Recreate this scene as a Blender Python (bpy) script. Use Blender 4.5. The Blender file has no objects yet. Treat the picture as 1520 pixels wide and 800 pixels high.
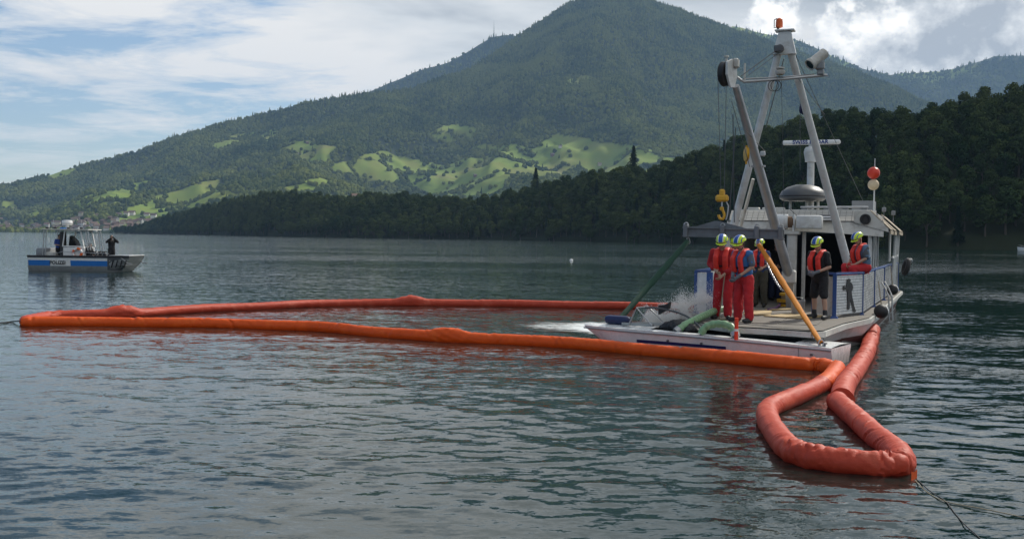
import bpy, bmesh, math, random
import numpy as np
from mathutils import Vector, Matrix, noise as mnoise

R = math.radians
scene = bpy.context.scene
COL = scene.collection
rng = np.random.default_rng(7)
random.seed(7)

# ------------------------------------------------------------------ camera
F_PX, H_CAM = 1600.0, 2.38          # focal length in photo pixels (1520 wide), eye height over the lake
ROLL, PITCH = R(0.69), R(1.70)
cam_d = bpy.data.cameras.new('camera'); cam = bpy.data.objects.new('camera', cam_d); COL.objects.link(cam)
cam_d.sensor_width = 36.0; cam_d.lens = 36.0 * F_PX / 1520.0
cam_d.clip_start = 0.1; cam_d.clip_end = 40000
CF = Vector((0, math.cos(PITCH), -math.sin(PITCH)))
CU0 = Vector((0, math.sin(PITCH), math.cos(PITCH)))
CR0 = Vector((1, 0, 0))
CR = CR0 * math.cos(ROLL) + CU0 * math.sin(ROLL)
CU = CU0 * math.cos(ROLL) - CR0 * math.sin(ROLL)
C0 = Vector((0, 0, H_CAM))
M3 = Matrix((CR, CU, -CF)).transposed()
cam.matrix_world = Matrix.Translation(C0) @ M3.to_4x4()
scene.camera = cam

# ------------------------------------------------------------------ view, sampling
scene.view_settings.view_transform = 'Standard'
scene.view_settings.look = 'None'
scene.view_settings.gamma = 1.0
scene.view_settings.use_curve_mapping = False
scene.view_settings.exposure = 0.0
scene.render.engine = 'CYCLES'
scene.cycles.use_denoising = True
try:
    scene.cycles.denoiser = 'OPENIMAGEDENOISE'
    scene.cycles.denoising_input_passes = 'RGB_ALBEDO_NORMAL'
    scene.cycles.denoising_prefilter = 'ACCURATE'
except Exception:
    pass
scene.cycles.max_bounces = 6
scene.cycles.diffuse_bounces = 2
scene.cycles.glossy_bounces = 3
scene.cycles.volume_bounces = 0
scene.cycles.transparent_max_bounces = 8
scene.cycles.caustics_reflective = False
scene.cycles.caustics_refractive = False
scene.cycles.sample_clamp_indirect = 4.0

# ------------------------------------------------------------------ sun and sky
SUN_AZ, SUN_EL = R(44), R(41)      # azimuth from +Y (straight ahead) towards +X
sun_dir = Vector((math.sin(SUN_AZ) * math.cos(SUN_EL), math.cos(SUN_AZ) * math.cos(SUN_EL), math.sin(SUN_EL)))
sd = bpy.data.lights.new('sun', 'SUN'); sun = bpy.data.objects.new('sun', sd); COL.objects.link(sun)
sd.energy = 4.2; sd.angle = R(2.5); sd.color = (1.0, 0.95, 0.86)
sun.rotation_euler = (-sun_dir).to_track_quat('-Z', 'Y').to_euler()

world = bpy.data.worlds.new('World'); scene.world = world; world.use_nodes = True
wt = world.node_tree; wt.nodes.clear()
def N(tree, kind, **kw):
    n = tree.nodes.new(kind)
    for k, v in kw.items():
        setattr(n, k, v)
    return n
def math_n(tree, op, a, b=None, c=None, clamp=False):
    n = N(tree, 'ShaderNodeMath', operation=op); n.use_clamp = clamp
    for i, v in enumerate((a, b, c)):
        if v is None: continue
        if isinstance(v, (int, float)): n.inputs[i].default_value = v
        else: tree.links.new(v, n.inputs[i])
    return n.outputs[0]
def ramp_n(tree, fac, stops, interp='LINEAR'):
    n = N(tree, 'ShaderNodeValToRGB'); n.color_ramp.interpolation = interp
    el = n.color_ramp.elements
    while len(el) < len(stops): el.new(0.5)
    for e, (p, c) in zip(el, stops):
        e.position = p; e.color = (*c, 1) if len(c) == 3 else c
    tree.links.new(fac, n.inputs[0]); return n.outputs[0]
def g3(v): return (v, v, v)
def noise_n(tree, vec, scale, detail=4, rough=0.5, dist=0.0, dims='3D'):
    n = N(tree, 'ShaderNodeTexNoise', noise_dimensions=dims)
    n.inputs['Scale'].default_value = scale; n.inputs['Detail'].default_value = detail
    n.inputs['Roughness'].default_value = rough; n.inputs['Distortion'].default_value = dist
    if vec is not None: tree.links.new(vec, n.inputs['Vector'])
    return n.outputs['Fac']

def ray(px, py):
    d = CF + CR * ((px - 760.0) / F_PX) + CU * ((400.0 - py) / F_PX)
    return d / d.y
def at_z(px, py, z=0.0):            # the point of height z that shows at a photo pixel
    d = ray(px, py); t = (z - H_CAM) / d.z
    return C0 + d * t
def at_d(px, py, D):                # the point at distance D (metres ahead) that shows at a photo pixel
    return C0 + ray(px, py) * D
def hor(px): return 352.6 + (px - 760) * math.tan(ROLL)

def build_world():
    t = wt; L = t.links.new
    sky = N(t, 'ShaderNodeTexSky', sky_type='NISHITA'); sky.sun_disc = False
    sky.sun_elevation = SUN_EL; sky.sun_rotation = SUN_AZ % (2 * math.pi)
    sky.altitude = 420; sky.air_density = 1.0; sky.dust_density = 0.6; sky.ozone_density = 1.6
    bg = N(t, 'ShaderNodeBackground'); bg.inputs[1].default_value = 0.12; L(sky.outputs[0], bg.inputs[0])
    tc = N(t, 'ShaderNodeTexCoord'); sep = N(t, 'ShaderNodeSeparateXYZ'); L(tc.outputs['Generated'], sep.inputs[0])
    x, y, z = sep.outputs
    zc = math_n(t, 'ADD', math_n(t, 'MAXIMUM', z, 0.0), 0.075)
    # a flat cloud sheet, seen in perspective
    cv = N(t, 'ShaderNodeCombineXYZ'); L(math_n(t, 'DIVIDE', x, zc), cv.inputs[0]); L(math_n(t, 'DIVIDE', y, zc), cv.inputs[1])
    cv.inputs[2].default_value = 3.7
    mp = N(t, 'ShaderNodeMapping'); mp.inputs['Rotation'].default_value = (0, 0, R(28)); mp.inputs['Scale'].default_value = (0.85, 1.0, 1)
    mp.inputs['Location'].default_value = (1.3, 0.4, 0)
    L(cv.outputs[0], mp.inputs[0])
    big = noise_n(t, mp.outputs[0], 0.42, 3, 0.5, 0.3)
    fine = noise_n(t, mp.outputs[0], 2.1, 8, 0.66, 0.35)
    # the sheet thickens towards the east (+X) side of the lake
    east = math_n(t, 'MULTIPLY', math_n(t, 'ADD', x, 0.30), 0.34)
    m = math_n(t, 'ADD', math_n(t, 'ADD', math_n(t, 'MULTIPLY', big, 0.75), math_n(t, 'MULTIPLY', fine, 0.62)), east)
    low = ramp_n(t, z, [(0.0, g3(0.25)), (0.05, g3(0.30)), (0.11, g3(1)), (1, g3(1))])
    sheet = math_n(t, 'MULTIPLY', ramp_n(t, m, [(0.60, g3(0)), (0.66, g3(0.5)), (0.75, g3(0.98))]), low)
    # cumulus heaps standing over the far ridges: the same field sampled towards the sun gives their light and shade
    heapcov = ramp_n(t, z, [(0.0, g3(0.54)), (0.12, g3(0.52)), (0.22, g3(0.46)), (0.32, g3(0.34)), (0.5, g3(0.2))])
    bias = math_n(t, 'ADD', math_n(t, 'SUBTRACT', heapcov, 0.505), math_n(t, 'MULTIPLY', math_n(t, 'MINIMUM', x, 0.5), 0.55))
    def heap_field(off):
        cm = N(t, 'ShaderNodeMapping'); cm.inputs['Scale'].default_value = (1, 1, 1.2); cm.inputs['Location'].default_value = (0.35 + off[0], off[1], off[2]); L(tc.outputs['Generated'], cm.inputs[0])
        a = noise_n(t, cm.outputs[0], 12.0, 8, 0.58, 0.0); b_ = noise_n(t, cm.outputs[0], 4.6, 2, 0.5, 0.0)
        return math_n(t, 'ADD', math_n(t, 'MULTIPLY', a, 0.55), math_n(t, 'MULTIPLY', b_, 0.5))
    h0 = heap_field((0, 0, 0)); h1 = heap_field(tuple(0.022 * c for c in (sun_dir.x, sun_dir.y * 0.2, 1.1)))
    hm = math_n(t, 'ADD', h0, bias)
    heap = ramp_n(t, hm, [(0.575, g3(0)), (0.605, g3(0.95)), (0.64, g3(1))])
    # brightness: thin parts glow, thick bellies are grey
    belly = noise_n(t, mp.outputs[0], 0.9, 5, 0.55, 0.4)
    c_sheet = ramp_n(t, math_n(t, 'ADD', belly, math_n(t, 'MULTIPLY', x, 0.45)), [(0.38, (1.08, 1.05, 1.00)), (0.52, (0.86, 0.88, 0.88)), (0.68, (0.48, 0.52, 0.56))])
    lit = math_n(t, 'ADD', math_n(t, 'MULTIPLY', math_n(t, 'SUBTRACT', h0, h1), 4.5), 0.5)
    c_heap = ramp_n(t, lit, [(0.22, (0.52, 0.56, 0.61)), (0.50, (0.90, 0.92, 0.93)), (0.78, (1.50, 1.46, 1.38))])
    b1 = N(t, 'ShaderNodeBackground'); L(c_sheet, b1.inputs[0]); b1.inputs[1].default_value = 1.0
    b2 = N(t, 'ShaderNodeBackground'); L(c_heap, b2.inputs[0]); b2.inputs[1].default_value = 1.0
    m1 = N(t, 'ShaderNodeMixShader'); L(sheet, m1.inputs[0]); L(bg.outputs[0], m1.inputs[1]); L(b1.outputs[0], m1.inputs[2])
    m2 = N(t, 'ShaderNodeMixShader'); L(heap, m2.inputs[0]); L(m1.outputs[0], m2.inputs[1]); L(b2.outputs[0], m2.inputs[2])
    out = N(t, 'ShaderNodeOutputWorld'); L(m2.outputs[0], out.inputs[0])
build_world()

# ------------------------------------------------------------------ helpers
MATS = {}
def mat(name, color=(0.5, 0.5, 0.5), rough=0.5, metal=0.0, vary=0.0, vscale=6.0, bump=0.0, bscale=60.0, dirt=0.0, dirtcol=(0.12, 0.10, 0.08), spec=0.5, trans=0.0, coat=0.0, obj_rand=0.0, sub=0.0):
    """A procedural paint, metal, cloth or rubber: base colour with grain, wear and fine relief."""
    if name in MATS: return MATS[name]
    m = bpy.data.materials.new(name); m.use_nodes = True; MATS[name] = m
    t = m.node_tree; L = t.links.new
    b = t.nodes['Principled BSDF']
    b.inputs['Roughness'].default_value = rough; b.inputs['Metallic'].default_value = metal
    b.inputs['Specular IOR Level'].default_value = spec
    if coat: b.inputs['Coat Weight'].default_value = coat
    tc = N(t, 'ShaderNodeTexCoord')
    col = None
    rgb = N(t, 'ShaderNodeRGB'); rgb.outputs[0].default_value = (*color, 1); col = rgb.outputs[0]
    if vary:
        n = noise_n(t, tc.outputs['Object'], vscale, 5, 0.6)
        h = N(t, 'ShaderNodeHueSaturation'); L(col, h.inputs['Color'])
        L(math_n(t, 'ADD', math_n(t, 'MULTIPLY', math_n(t, 'SUBTRACT', n, 0.5), vary * 2.6), 1.0), h.inputs['Value']); col = h.outputs[0]
        L(math_n(t, 'ADD', math_n(t, 'MULTIPLY', math_n(t, 'SUBTRACT', n, 0.5), 0.3), rough, clamp=True), b.inputs['Roughness'])
    if obj_rand:
        oi = N(t, 'ShaderNodeObjectInfo')
        h = N(t, 'ShaderNodeHueSaturation'); L(col, h.inputs['Color'])
        L(math_n(t, 'ADD', math_n(t, 'MULTIPLY', math_n(t, 'SUBTRACT', oi.outputs['Random'], 0.5), obj_rand * 2), 1.0), h.inputs['Value'])
        L(math_n(t, 'ADD', math_n(t, 'MULTIPLY', math_n(t, 'FRACT', math_n(t, 'MULTIPLY', oi.outputs['Random'], 7.31)), 0.03), 0.485), h.inputs['Hue'])
        col = h.outputs[0]
    if dirt:
        n = noise_n(t, tc.outputs['Object'], 2.3, 8, 0.68, 0.6)
        mx = N(t, 'ShaderNodeMix', data_type='RGBA'); L(col, mx.inputs['A']); mx.inputs['B'].default_value = (*dirtcol, 1)
        L(math_n(t, 'MULTIPLY', ramp_n(t, n, [(0.50, g3(0)), (0.68, g3(1))]), dirt), mx.inputs['Factor']); col = mx.outputs['Result']
    L(col, b.inputs['Base Color'])
    if bump:
        n = noise_n(t, tc.outputs['Object'], bscale, 4, 0.6)
        bp = N(t, 'ShaderNodeBump'); bp.inputs['Strength'].default_value = bump; bp.inputs['Distance'].default_value = 0.02
        L(n, bp.inputs['Height']); L(bp.outputs[0], b.inputs['Normal'])
    if sub:
        b.inputs['Transmission Weight'].default_value = 0
        tr = N(t, 'ShaderNodeBsdfTranslucent'); L(col, tr.inputs[0])
        mxs = N(t, 'ShaderNodeMixShader'); mxs.inputs[0].default_value = sub
        L(b.outputs[0], mxs.inputs[1]); L(tr.outputs[0], mxs.inputs[2])
        L(mxs.outputs[0], t.nodes['Material Output'].inputs['Surface'])
    if trans: b.inputs['Transmission Weight'].default_value = trans
    return m

def perp_frame(d):
    d = Vector(d).normalized()
    a = Vector((0, 0, 1)) if abs(d.z) < 0.95 else Vector((1, 0, 0))
    s = d.cross(a).normalized(); u = s.cross(d).normalized()
    return d, s, u

class MB:
    """Collects shapes; build() links them as ONE mesh object."""
    def __init__(self): self.v = []; self.f = []; self.m = []; self.mi = 0
    def add(self, vs, fs):
        o = len(self.v); self.v += [tuple(p) for p in vs]
        self.f += [tuple(i + o for i in f) for f in fs]; self.m += [self.mi] * len(fs); return self
    def box(self, c, s, rot=None, taper=1.0):
        hx, hy, hz = s[0] / 2, s[1] / 2, s[2] / 2
        vs = []
        for z, k in ((-hz, 1.0), (hz, taper)):
            for x, y in ((-hx, -hy), (hx, -hy), (hx, hy), (-hx, hy)):
                p = Vector((x * k, y * k, z))
                if rot is not None: p = rot @ p
                vs.append(p + Vector(c))
        return self.add(vs, [(3, 2, 1, 0), (4, 5, 6, 7), (0, 1, 5, 4), (1, 2, 6, 5), (2, 3, 7, 6), (3, 0, 4, 7)])
    def rbox(self, c, s, r=0.02, rot=None, seg=1):
        """box with chamfered edges"""
        bm = bmesh.new(); bmesh.ops.create_cube(bm, size=1.0)
        for v in bm.verts: v.co = Vector((v.co.x * s[0], v.co.y * s[1], v.co.z * s[2]))
        bmesh.ops.bevel(bm, geom=list(bm.edges), offset=min(r, min(s) * 0.45), segments=seg, profile=0.5, affect='EDGES')
        bm.verts.ensure_lookup_table(); bm.verts.index_update()
        vs = [((rot @ v.co) if rot is not None else v.co) + Vector(c) for v in bm.verts]
        fs = [tuple(v.index for v in f.verts) for f in bm.faces]; bm.free()
        return self.add(vs, fs)
    def bar(self, p0, p1, w, h, up=(0, 0, 1)):
        p0, p1 = Vector(p0), Vector(p1); d = (p1 - p0); n = d.normalized()
        u = Vector(up); s = n.cross(u)
        if s.length < 1e-4: s = n.cross(Vector((1, 0, 0)))
        s.normalize(); u = s.cross(n).normalized()
        vs = [p + s * a * w / 2 + u * b * h / 2 for p in (p0, p1) for a, b in ((-1, -1), (1, -1), (1, 1), (-1, 1))]
        return self.add(vs, [(3, 2, 1, 0), (4, 5, 6, 7), (0, 1, 5, 4), (1, 2, 6, 5), (2, 3, 7, 6), (3, 0, 4, 7)])
    def tube(self, pts, r, n=8, caps=True, closed=False):
        pts = [Vector(p) for p in pts]; k = len(pts)
        rs = r if isinstance(r, (list, tuple)) else [r] * k
        vs = []; fs = []; prev = None
        for i, p in enumerate(pts):
            a = pts[(i - 1) % k] if (closed or i > 0) else p; b = pts[(i + 1) % k] if (closed or i < k - 1) else p
            d = (b - a)
            if d.length < 1e-9: d = Vector((0, 0, 1))
            d.normalize()
            if prev is None: _, s, u = perp_frame(d)
            else:
                s = prev - d * prev.dot(d)
                if s.length < 1e-6: _, s, u = perp_frame(d)
                s.normalize(); u = d.cross(s)
            u = d.cross(s); prev = s
            for j in range(n):
                a2 = 2 * math.pi * j / n; vs.append(p + (s * math.cos(a2) + u * math.sin(a2)) * rs[i])
        for i in range(k if closed else k - 1):
            i2 = (i + 1) % k
            for j in range(n):
                j2 = (j + 1) % n; fs.append((i * n + j, i * n + j2, i2 * n + j2, i2 * n + j))
        if caps and not closed:
            fs.append(tuple(range(n - 1, -1, -1))); fs.append(tuple((k - 1) * n + j for j in range(n)))
        return self.add(vs, fs)
    def cyl(self, p0, p1, r0, r1=None, n=12): return self.tube([p0, p1], [r0, r0 if r1 is None else r1], n)
    def sph(self, c, r, seg=12, rings=8, rot=None):
        if isinstance(r, (int, float)): r = (r, r, r)
        vs = []; fs = []
        vs.append(Vector((0, 0, r[2])))
        for i in range(1, rings):
            th = math.pi * i / rings
            for j in range(seg):
                ph = 2 * math.pi * j / seg
                vs.append(Vector((r[0] * math.sin(th) * math.cos(ph), r[1] * math.sin(th) * math.sin(ph), r[2] * math.cos(th))))
        vs.append(Vector((0, 0, -r[2])))
        for j in range(seg): fs.append((0, 1 + j, 1 + (j + 1) % seg))
        for i in range(rings - 2):
            for j in range(seg):
                a = 1 + i * seg + j; b = 1 + i * seg + (j + 1) % seg
                fs.append((a, a + seg, b + seg, b))
        e = len(vs) - 1; o = 1 + (rings - 2) * seg
        for j in range(seg): fs.append((e, o + (j + 1) % seg, o + j))
        vs = [((rot @ v) if rot is not None else v) + Vector(c) for v in vs]
        return self.add(vs, fs)
    def lathe(self, prof, c=(0, 0, 0), n=16, axis=(0, 0, 1)):
        """prof: (radius, height) pairs along the axis"""
        d, s, u = perp_frame(axis); c = Vector(c)
        return self.add(*self._lathe(prof, c, d, s, u, n))
    def _lathe(self, prof, c, d, s, u, n):
        vs = []; fs = []
        for r, h in prof:
            for j in range(n):
                a = 2 * math.pi * j / n; vs.append(c + d * h + (s * math.cos(a) + u * math.sin(a)) * max(r, 1e-4))
        k = len(prof)
        for i in range(k - 1):
            for j in range(n):
                j2 = (j + 1) % n; fs.append((i * n + j, i * n + j2, (i + 1) * n + j2, (i + 1) * n + j))
        fs.append(tuple(range(n - 1, -1, -1))); fs.append(tuple((k - 1) * n + j for j in range(n)))
        return vs, fs
    def prism(self, poly, ext):
        """poly: ring of 3D points; ext: extrusion vector"""
        e = Vector(ext); n = len(poly); vs = [Vector(p) for p in poly] + [Vector(p) + e for p in poly]
        fs = [tuple(range(n - 1, -1, -1)), tuple(range(n, 2 * n))] + [(i, (i + 1) % n, n + (i + 1) % n, n + i) for i in range(n)]
        return self.add(vs, fs)
    def loft(self, rings, caps=True, closed=True):
        k = len(rings); n = len(rings[0]); vs = [Vector(p) for r in rings for p in r]; fs = []
        for i in range(k - 1):
            for j in range(n if closed else n - 1):
                j2 = (j + 1) % n; fs.append((i * n + j, i * n + j2, (i + 1) * n + j2, (i + 1) * n + j))
        if caps: fs.append(tuple(range(n - 1, -1, -1))); fs.append(tuple((k - 1) * n + j for j in range(n)))
        return self.add(vs, fs)
    def mesh(self, name, mats, smooth=35, fix=True):
        me = bpy.data.meshes.new(name); me.from_pydata(self.v, [], self.f)
        mats = mats if isinstance(mats, (list, tuple)) else [mats]
        for m in mats: me.materials.append(m)
        if len(mats) > 1: me.polygons.foreach_set('material_index', self.m)
        if fix:
            bm = bmesh.new(); bm.from_mesh(me); bmesh.ops.recalc_face_normals(bm, faces=bm.faces); bm.to_mesh(me); bm.free()
        if smooth:
            me.polygons.foreach_set('use_smooth', [True] * len(me.polygons)); me.set_sharp_from_angle(angle=R(smooth))
        me.update(); return me
    def build(self, name, mats, parent=None, smooth=35, fix=True):
        o = bpy.data.objects.new(name, self.mesh(name, mats, smooth, fix)); COL.objects.link(o)
        if parent is not None: o.parent = parent
        return o

def tag(o, label=None, cat=None, group=None, kind=None):
    if label: o['label'] = label
    if cat: o['category'] = cat
    if group: o['group'] = group
    if kind: o['kind'] = kind
    return o
def thing(name, label, cat, loc=(0, 0, 0), rotz=0.0, group=None):
    o = bpy.data.objects.new(name, None); COL.objects.link(o); o.empty_display_size = 0.2
    o.location = loc; o.rotation_euler = (0, 0, rotz); return tag(o, label, cat, group)
def copy_tree(o, parent=None):
    c = o.copy(); COL.objects.link(c); c.parent = parent
    for ch in list(o.children): copy_tree(ch, c)
    return c
def rotm(axis, deg): return Matrix.Rotation(R(deg), 3, axis)

# value noise, for shaping terrain and water in numpy
_perm = rng.random((256, 256))
def vnoise(x, y, seed=0):
    x = np.asarray(x, float) + seed * 17.13; y = np.asarray(y, float) + seed * 5.71
    xi = np.floor(x).astype(int); yi = np.floor(y).astype(int); fx = x - xi; fy = y - yi
    fx = fx * fx * (3 - 2 * fx); fy = fy * fy * (3 - 2 * fy)
    g = lambda a, b: _perm[a & 255, b & 255]
    return (g(xi, yi) * (1 - fx) + g(xi + 1, yi) * fx) * (1 - fy) + (g(xi, yi + 1) * (1 - fx) + g(xi + 1, yi + 1) * fx) * fy
def fbm(x, y, octv=4, seed=0, gain=0.5):
    s = 0; a = 1; t = 0
    for i in range(octv):
        s = s + a * vnoise(x * 2 ** i, y * 2 ** i, seed + i * 3); t += a; a *= gain
    return s / t - 0.5

# ================================================================== the setting
# ------------------------------------------------------------------ materials of land and water
def land_mat(name, forest, meadow=None):
    m = bpy.data.materials.new(name); m.use_nodes = True; t = m.node_tree; L = t.links.new; b = t.nodes['Principled BSDF']
    b.inputs['Roughness'].default_value = 0.95; b.inputs['Specular IOR Level'].default_value = 0.1
    g = N(t, 'ShaderNodeNewGeometry')
    n1 = noise_n(t, g.outputs['Position'], 0.012, 6, 0.6); n2 = noise_n(t, g.outputs['Position'], 0.004, 5, 0.6, 0.4)
    fcol = ramp_n(t, n1, [(0.3, tuple(c * 0.6 for c in forest)), (0.7, tuple(c * 1.3 for c in forest))])
    col = fcol
    if meadow:
        mcol = ramp_n(t, math_n(t, 'ADD', math_n(t, 'MULTIPLY', n2, 0.7), math_n(t, 'MULTIPLY', n1, 0.3)),
                      [(0.34, (0.085, 0.13, 0.03)), (0.44, meadow), (0.56, (0.19, 0.22, 0.05)), (0.68, (0.18, 0.165, 0.075))])
        at = N(t, 'ShaderNodeAttribute', attribute_name='meadow')
        mx = N(t, 'ShaderNodeMix', data_type='RGBA'); L(at.outputs['Fac'], mx.inputs['Factor']); L(fcol, mx.inputs['A']); L(mcol, mx.inputs['B']); col = mx.outputs['Result']
    L(col, b.inputs['Base Color'])
    return m
def foliage_mat(name, c0, c1, rand=0.5):
    m = bpy.data.materials.new(name); m.use_nodes = True; t = m.node_tree; L = t.links.new; b = t.nodes['Principled BSDF']
    b.inputs['Roughness'].default_value = 0.95; b.inputs['Specular IOR Level'].default_value = 0.0
    oi = N(t, 'ShaderNodeObjectInfo'); g = N(t, 'ShaderNodeNewGeometry')
    n = noise_n(t, g.outputs['Position'], 0.35, 3, 0.6); st = noise_n(t, g.outputs['Position'], 0.0042, 5, 0.65, 0.6)   # leaf clumps; stands of different age
    f = math_n(t, 'ADD', math_n(t, 'ADD', math_n(t, 'MULTIPLY', oi.outputs['Random'], 0.5), math_n(t, 'MULTIPLY', n, 0.3)), math_n(t, 'MULTIPLY', math_n(t, 'SUBTRACT', st, 0.45), 2.4), clamp=True)
    col = ramp_n(t, f, [(0.1, c0), (0.8, c1)]); L(col, b.inputs['Base Color'])
    return m
M_FOL = foliage_mat('foliage_broadleaf', (0.020, 0.040, 0.016), (0.072, 0.094, 0.032))
M_FIR = foliage_mat('foliage_spruce', (0.012, 0.025, 0.014), (0.022, 0.038, 0.019))
M_FAR = foliage_mat('foliage_far_wood', (0.028, 0.050, 0.017), (0.135, 0.155, 0.042))
M_BARK = mat('bark', (0.07, 0.055, 0.04), 0.9, vary=0.4)
M_HILL = land_mat('wood_floor', (0.022, 0.028, 0.014))
M_MOUNT = land_mat('mountain_slope', (0.034, 0.048, 0.022), (0.17, 0.235, 0.045))

# ------------------------------------------------------------------ terrain
def project(X, Y, Z):
    d = np.stack([X, Y, Z - H_CAM], -1)
    f = d @ np.array(CF); r = d @ np.array(CR); u = d @ np.array(CU)
    return 760 + F_PX * r / f, 400 - F_PX * u / f

class Terrain:
    def __init__(self, keys, ncol, nrow, prof, amp, nscale, seed, treeh=0.0, back=0.35):
        k = np.array(keys, float); px = np.linspace(k[0, 0], k[-1, 0], ncol)
        sky = np.interp(px, k[:, 0], k[:, 1]); Dr = np.interp(px, k[:, 0], k[:, 2]); Ds = np.interp(px, k[:, 0], k[:, 3])
        sky = sky + fbm(px / 22.0, px * 0 + 3.3, 3, seed) * 4.0
        hy = 352.6 + (px - 760) * math.tan(ROLL)
        zr = H_CAM + Dr * (hy - sky) / F_PX - treeh
        tx = (px - 760) / F_PX
        nb = max(3, int(nrow * back * 0.4)); t = np.concatenate([np.linspace(0, 1, nrow), 1 + np.linspace(0, 1, nb + 1)[1:] * back])
        T = t[:, None]; D = Ds + T * (Dr - Ds)
        P = np.where(T <= 1, prof(np.clip(T, 0, 1)), 1 - ((T - 1) / back) ** 1.3 * 1.05)
        self.X = D * tx; self.Y = D + 0 * tx; Z = zr * P
        w = np.clip(T * (1 - T) * 4, 0, 1) ** 0.8 * (T <= 1)
        Z = Z + w * amp * (fbm(self.X / nscale, self.Y / nscale, 5, seed + 5) * 2 - np.abs(fbm(self.X / (nscale * 0.6), self.Y / (nscale * 1.6), 3, seed + 9)) * 1.6)
        Z = Z + w * amp * 0.22 * fbm(self.X / (nscale * 0.17), self.Y / (nscale * 0.24), 3, seed + 13) * 2
        self.Z = np.where(T <= 0, -3.0, np.maximum(Z, np.where(T <= 1, 0.3, -5)))
        self.nrow = nrow; self.t = t
        self.px, self.py = project(self.X, self.Y, self.Z)
    def mesh(self, name, material, meadow=None):
        nr, nc = self.X.shape; v = np.stack([self.X, self.Y, self.Z], -1).reshape(-1, 3)
        i = np.arange(nr * nc).reshape(nr, nc)
        f = np.stack([i[:-1, :-1], i[:-1, 1:], i[1:, 1:], i[1:, :-1]], -1).reshape(-1, 4)
        me = bpy.data.meshes.new(name); me.from_pydata(v.tolist(), [], f.tolist()); me.materials.append(material)
        me.polygons.foreach_set('use_smooth', [True] * len(me.polygons))
        if meadow is not None:
            a = me.attributes.new('meadow', 'FLOAT', 'POINT'); a.data.foreach_set('value', meadow.reshape(-1).astype(np.float32))
        o = bpy.data.objects.new(name, me); COL.objects.link(o); tag(o, kind='structure'); return o
    def scatter(self, n, tmax=1.04, seed=1, pxlim=(-150, 1700)):
        """n points spread evenly over the ground area"""
        r = np.random.default_rng(seed); nr, nc = self.X.shape
        rows = np.searchsorted(self.t, tmax)
        X, Y = self.X[:rows], self.Y[:rows]
        area = np.abs((X[:-1, 1:] - X[:-1, :-1]) * (Y[1:, :-1] - Y[:-1, :-1]))
        pc = (self.px[:rows][:-1, :-1] > pxlim[0]) & (self.px[:rows][:-1, :-1] < pxlim[1]); area = area * pc
        pr = area.reshape(-1) / area.sum(); idx = r.choice(pr.size, n, p=pr)
        a, b = idx // (nc - 1), idx % (nc - 1); u, w = r.random(n), r.random(n)
        def bl(A): return (A[a, b] * (1 - u) + A[a, b + 1] * u) * (1 - w) + (A[a + 1, b] * (1 - u) + A[a + 1, b + 1] * u) * w
        return np.stack([bl(self.X), bl(self.Y), bl(self.Z)], -1)

def in_poly(px, py, poly):
    inside = np.zeros(px.shape, bool); n = len(poly)
    for i in range(n):
        x0, y0 = poly[i]; x1, y1 = poly[(i + 1) % n]
        c = ((y0 > py) != (y1 > py)) & (px < (x1 - x0) * (py - y0) / ((y1 - y0) if y1 != y0 else 1e-9) + x0); inside ^= c
    return inside
MEADOWS = [
    [(312, 218), (340, 203), (374, 189), (382, 195), (354, 213), (325, 223)],
    [(412, 224), (444, 209), (464, 211), (498, 219), (490, 241), (462, 238), (438, 232)],
    [(488, 250), (530, 234), (570, 221), (615, 238), (665, 246), (700, 232), (745, 236), (790, 244), (840, 242), (870, 256), (800, 264), (770, 260), (746, 282), (716, 294), (650, 292), (600, 270), (540, 268)],
    [(700, 217), (745, 212), (785, 222), (830, 199), (858, 204), (885, 209), (960, 218), (1004, 238), (966, 262), (885, 256), (820, 245), (760, 238)],
    [(146, 338), (182, 314), (228, 294), (288, 274), (324, 265), (328, 281), (292, 297), (256, 308), (236, 330), (206, 343), (170, 344)],
    [(86, 307), (130, 292), (190, 274), (222, 269), (224, 284), (182, 298), (140, 312), (100, 315)],
    [(0, 294), (22, 298), (26, 311), (0, 309)], [(30, 318), (56, 311), (62, 321), (36, 324)],
    [(636, 199), (668, 185), (708, 189), (702, 207), (662, 215)],
    [(232, 306), (290, 288), (350, 280), (380, 286), (320, 300), (262, 316)], [(66, 263), (110, 245), (116, 256), (84, 268)],
    [(414, 278), (470, 263), (505, 268), (472, 282), (428, 290)], [(836, 121), (870, 111), (882, 118), (850, 127)], [(380, 205), (408, 190), (420, 196), (396, 212)],
]
def meadow_at(X, Y, px, py):
    wx = px + fbm(X / 70, Y / 70, 3, 31) * 20; wy = py + fbm(X / 70, Y / 70, 3, 37) * 8
    m = np.zeros(px.shape, bool)
    for p in MEADOWS: m |= in_poly(wx, wy, p)
    hedge = np.abs(fbm(X / 300, Y / 180, 3, 41)) < 0.014     # hedgerows and gullies with trees
    return m & ~hedge

near_hill = Terrain([(170, 346, 2250, 2200), (200, 334, 2200, 2100), (235, 322, 2050, 1950), (300, 304, 1750, 1600), (350, 292, 1550, 1400), (400, 284, 1400, 1250), (450, 283, 1320, 1150), (500, 290, 1260, 1080),
    (560, 286, 1220, 1040), (600, 284, 1180, 1010), (640, 288, 1120, 980), (700, 292, 1040, 930), (745, 286, 1010, 890), (790, 270, 970, 850), (830, 263, 930, 810), (880, 254, 890, 760), (950, 247, 830, 690),
    (1000, 238, 790, 640), (1050, 216, 750, 590), (1090, 206, 710, 545), (1130, 192, 680, 510), (1180, 176, 650, 470), (1240, 168, 600, 430), (1300, 160, 560, 400), (1360, 160, 540, 385), (1410, 146, 530, 378), (1460, 138, 525, 375), (1520, 126, 515, 378), (1600, 112, 510, 385), (1800, 90, 500, 395)],
    300, 40, lambda t: 0.05 * (t > 0) + 0.95 * np.sin(t * math.pi / 2) ** 1.15, 5, 60, 3, treeh=16.0)
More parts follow.
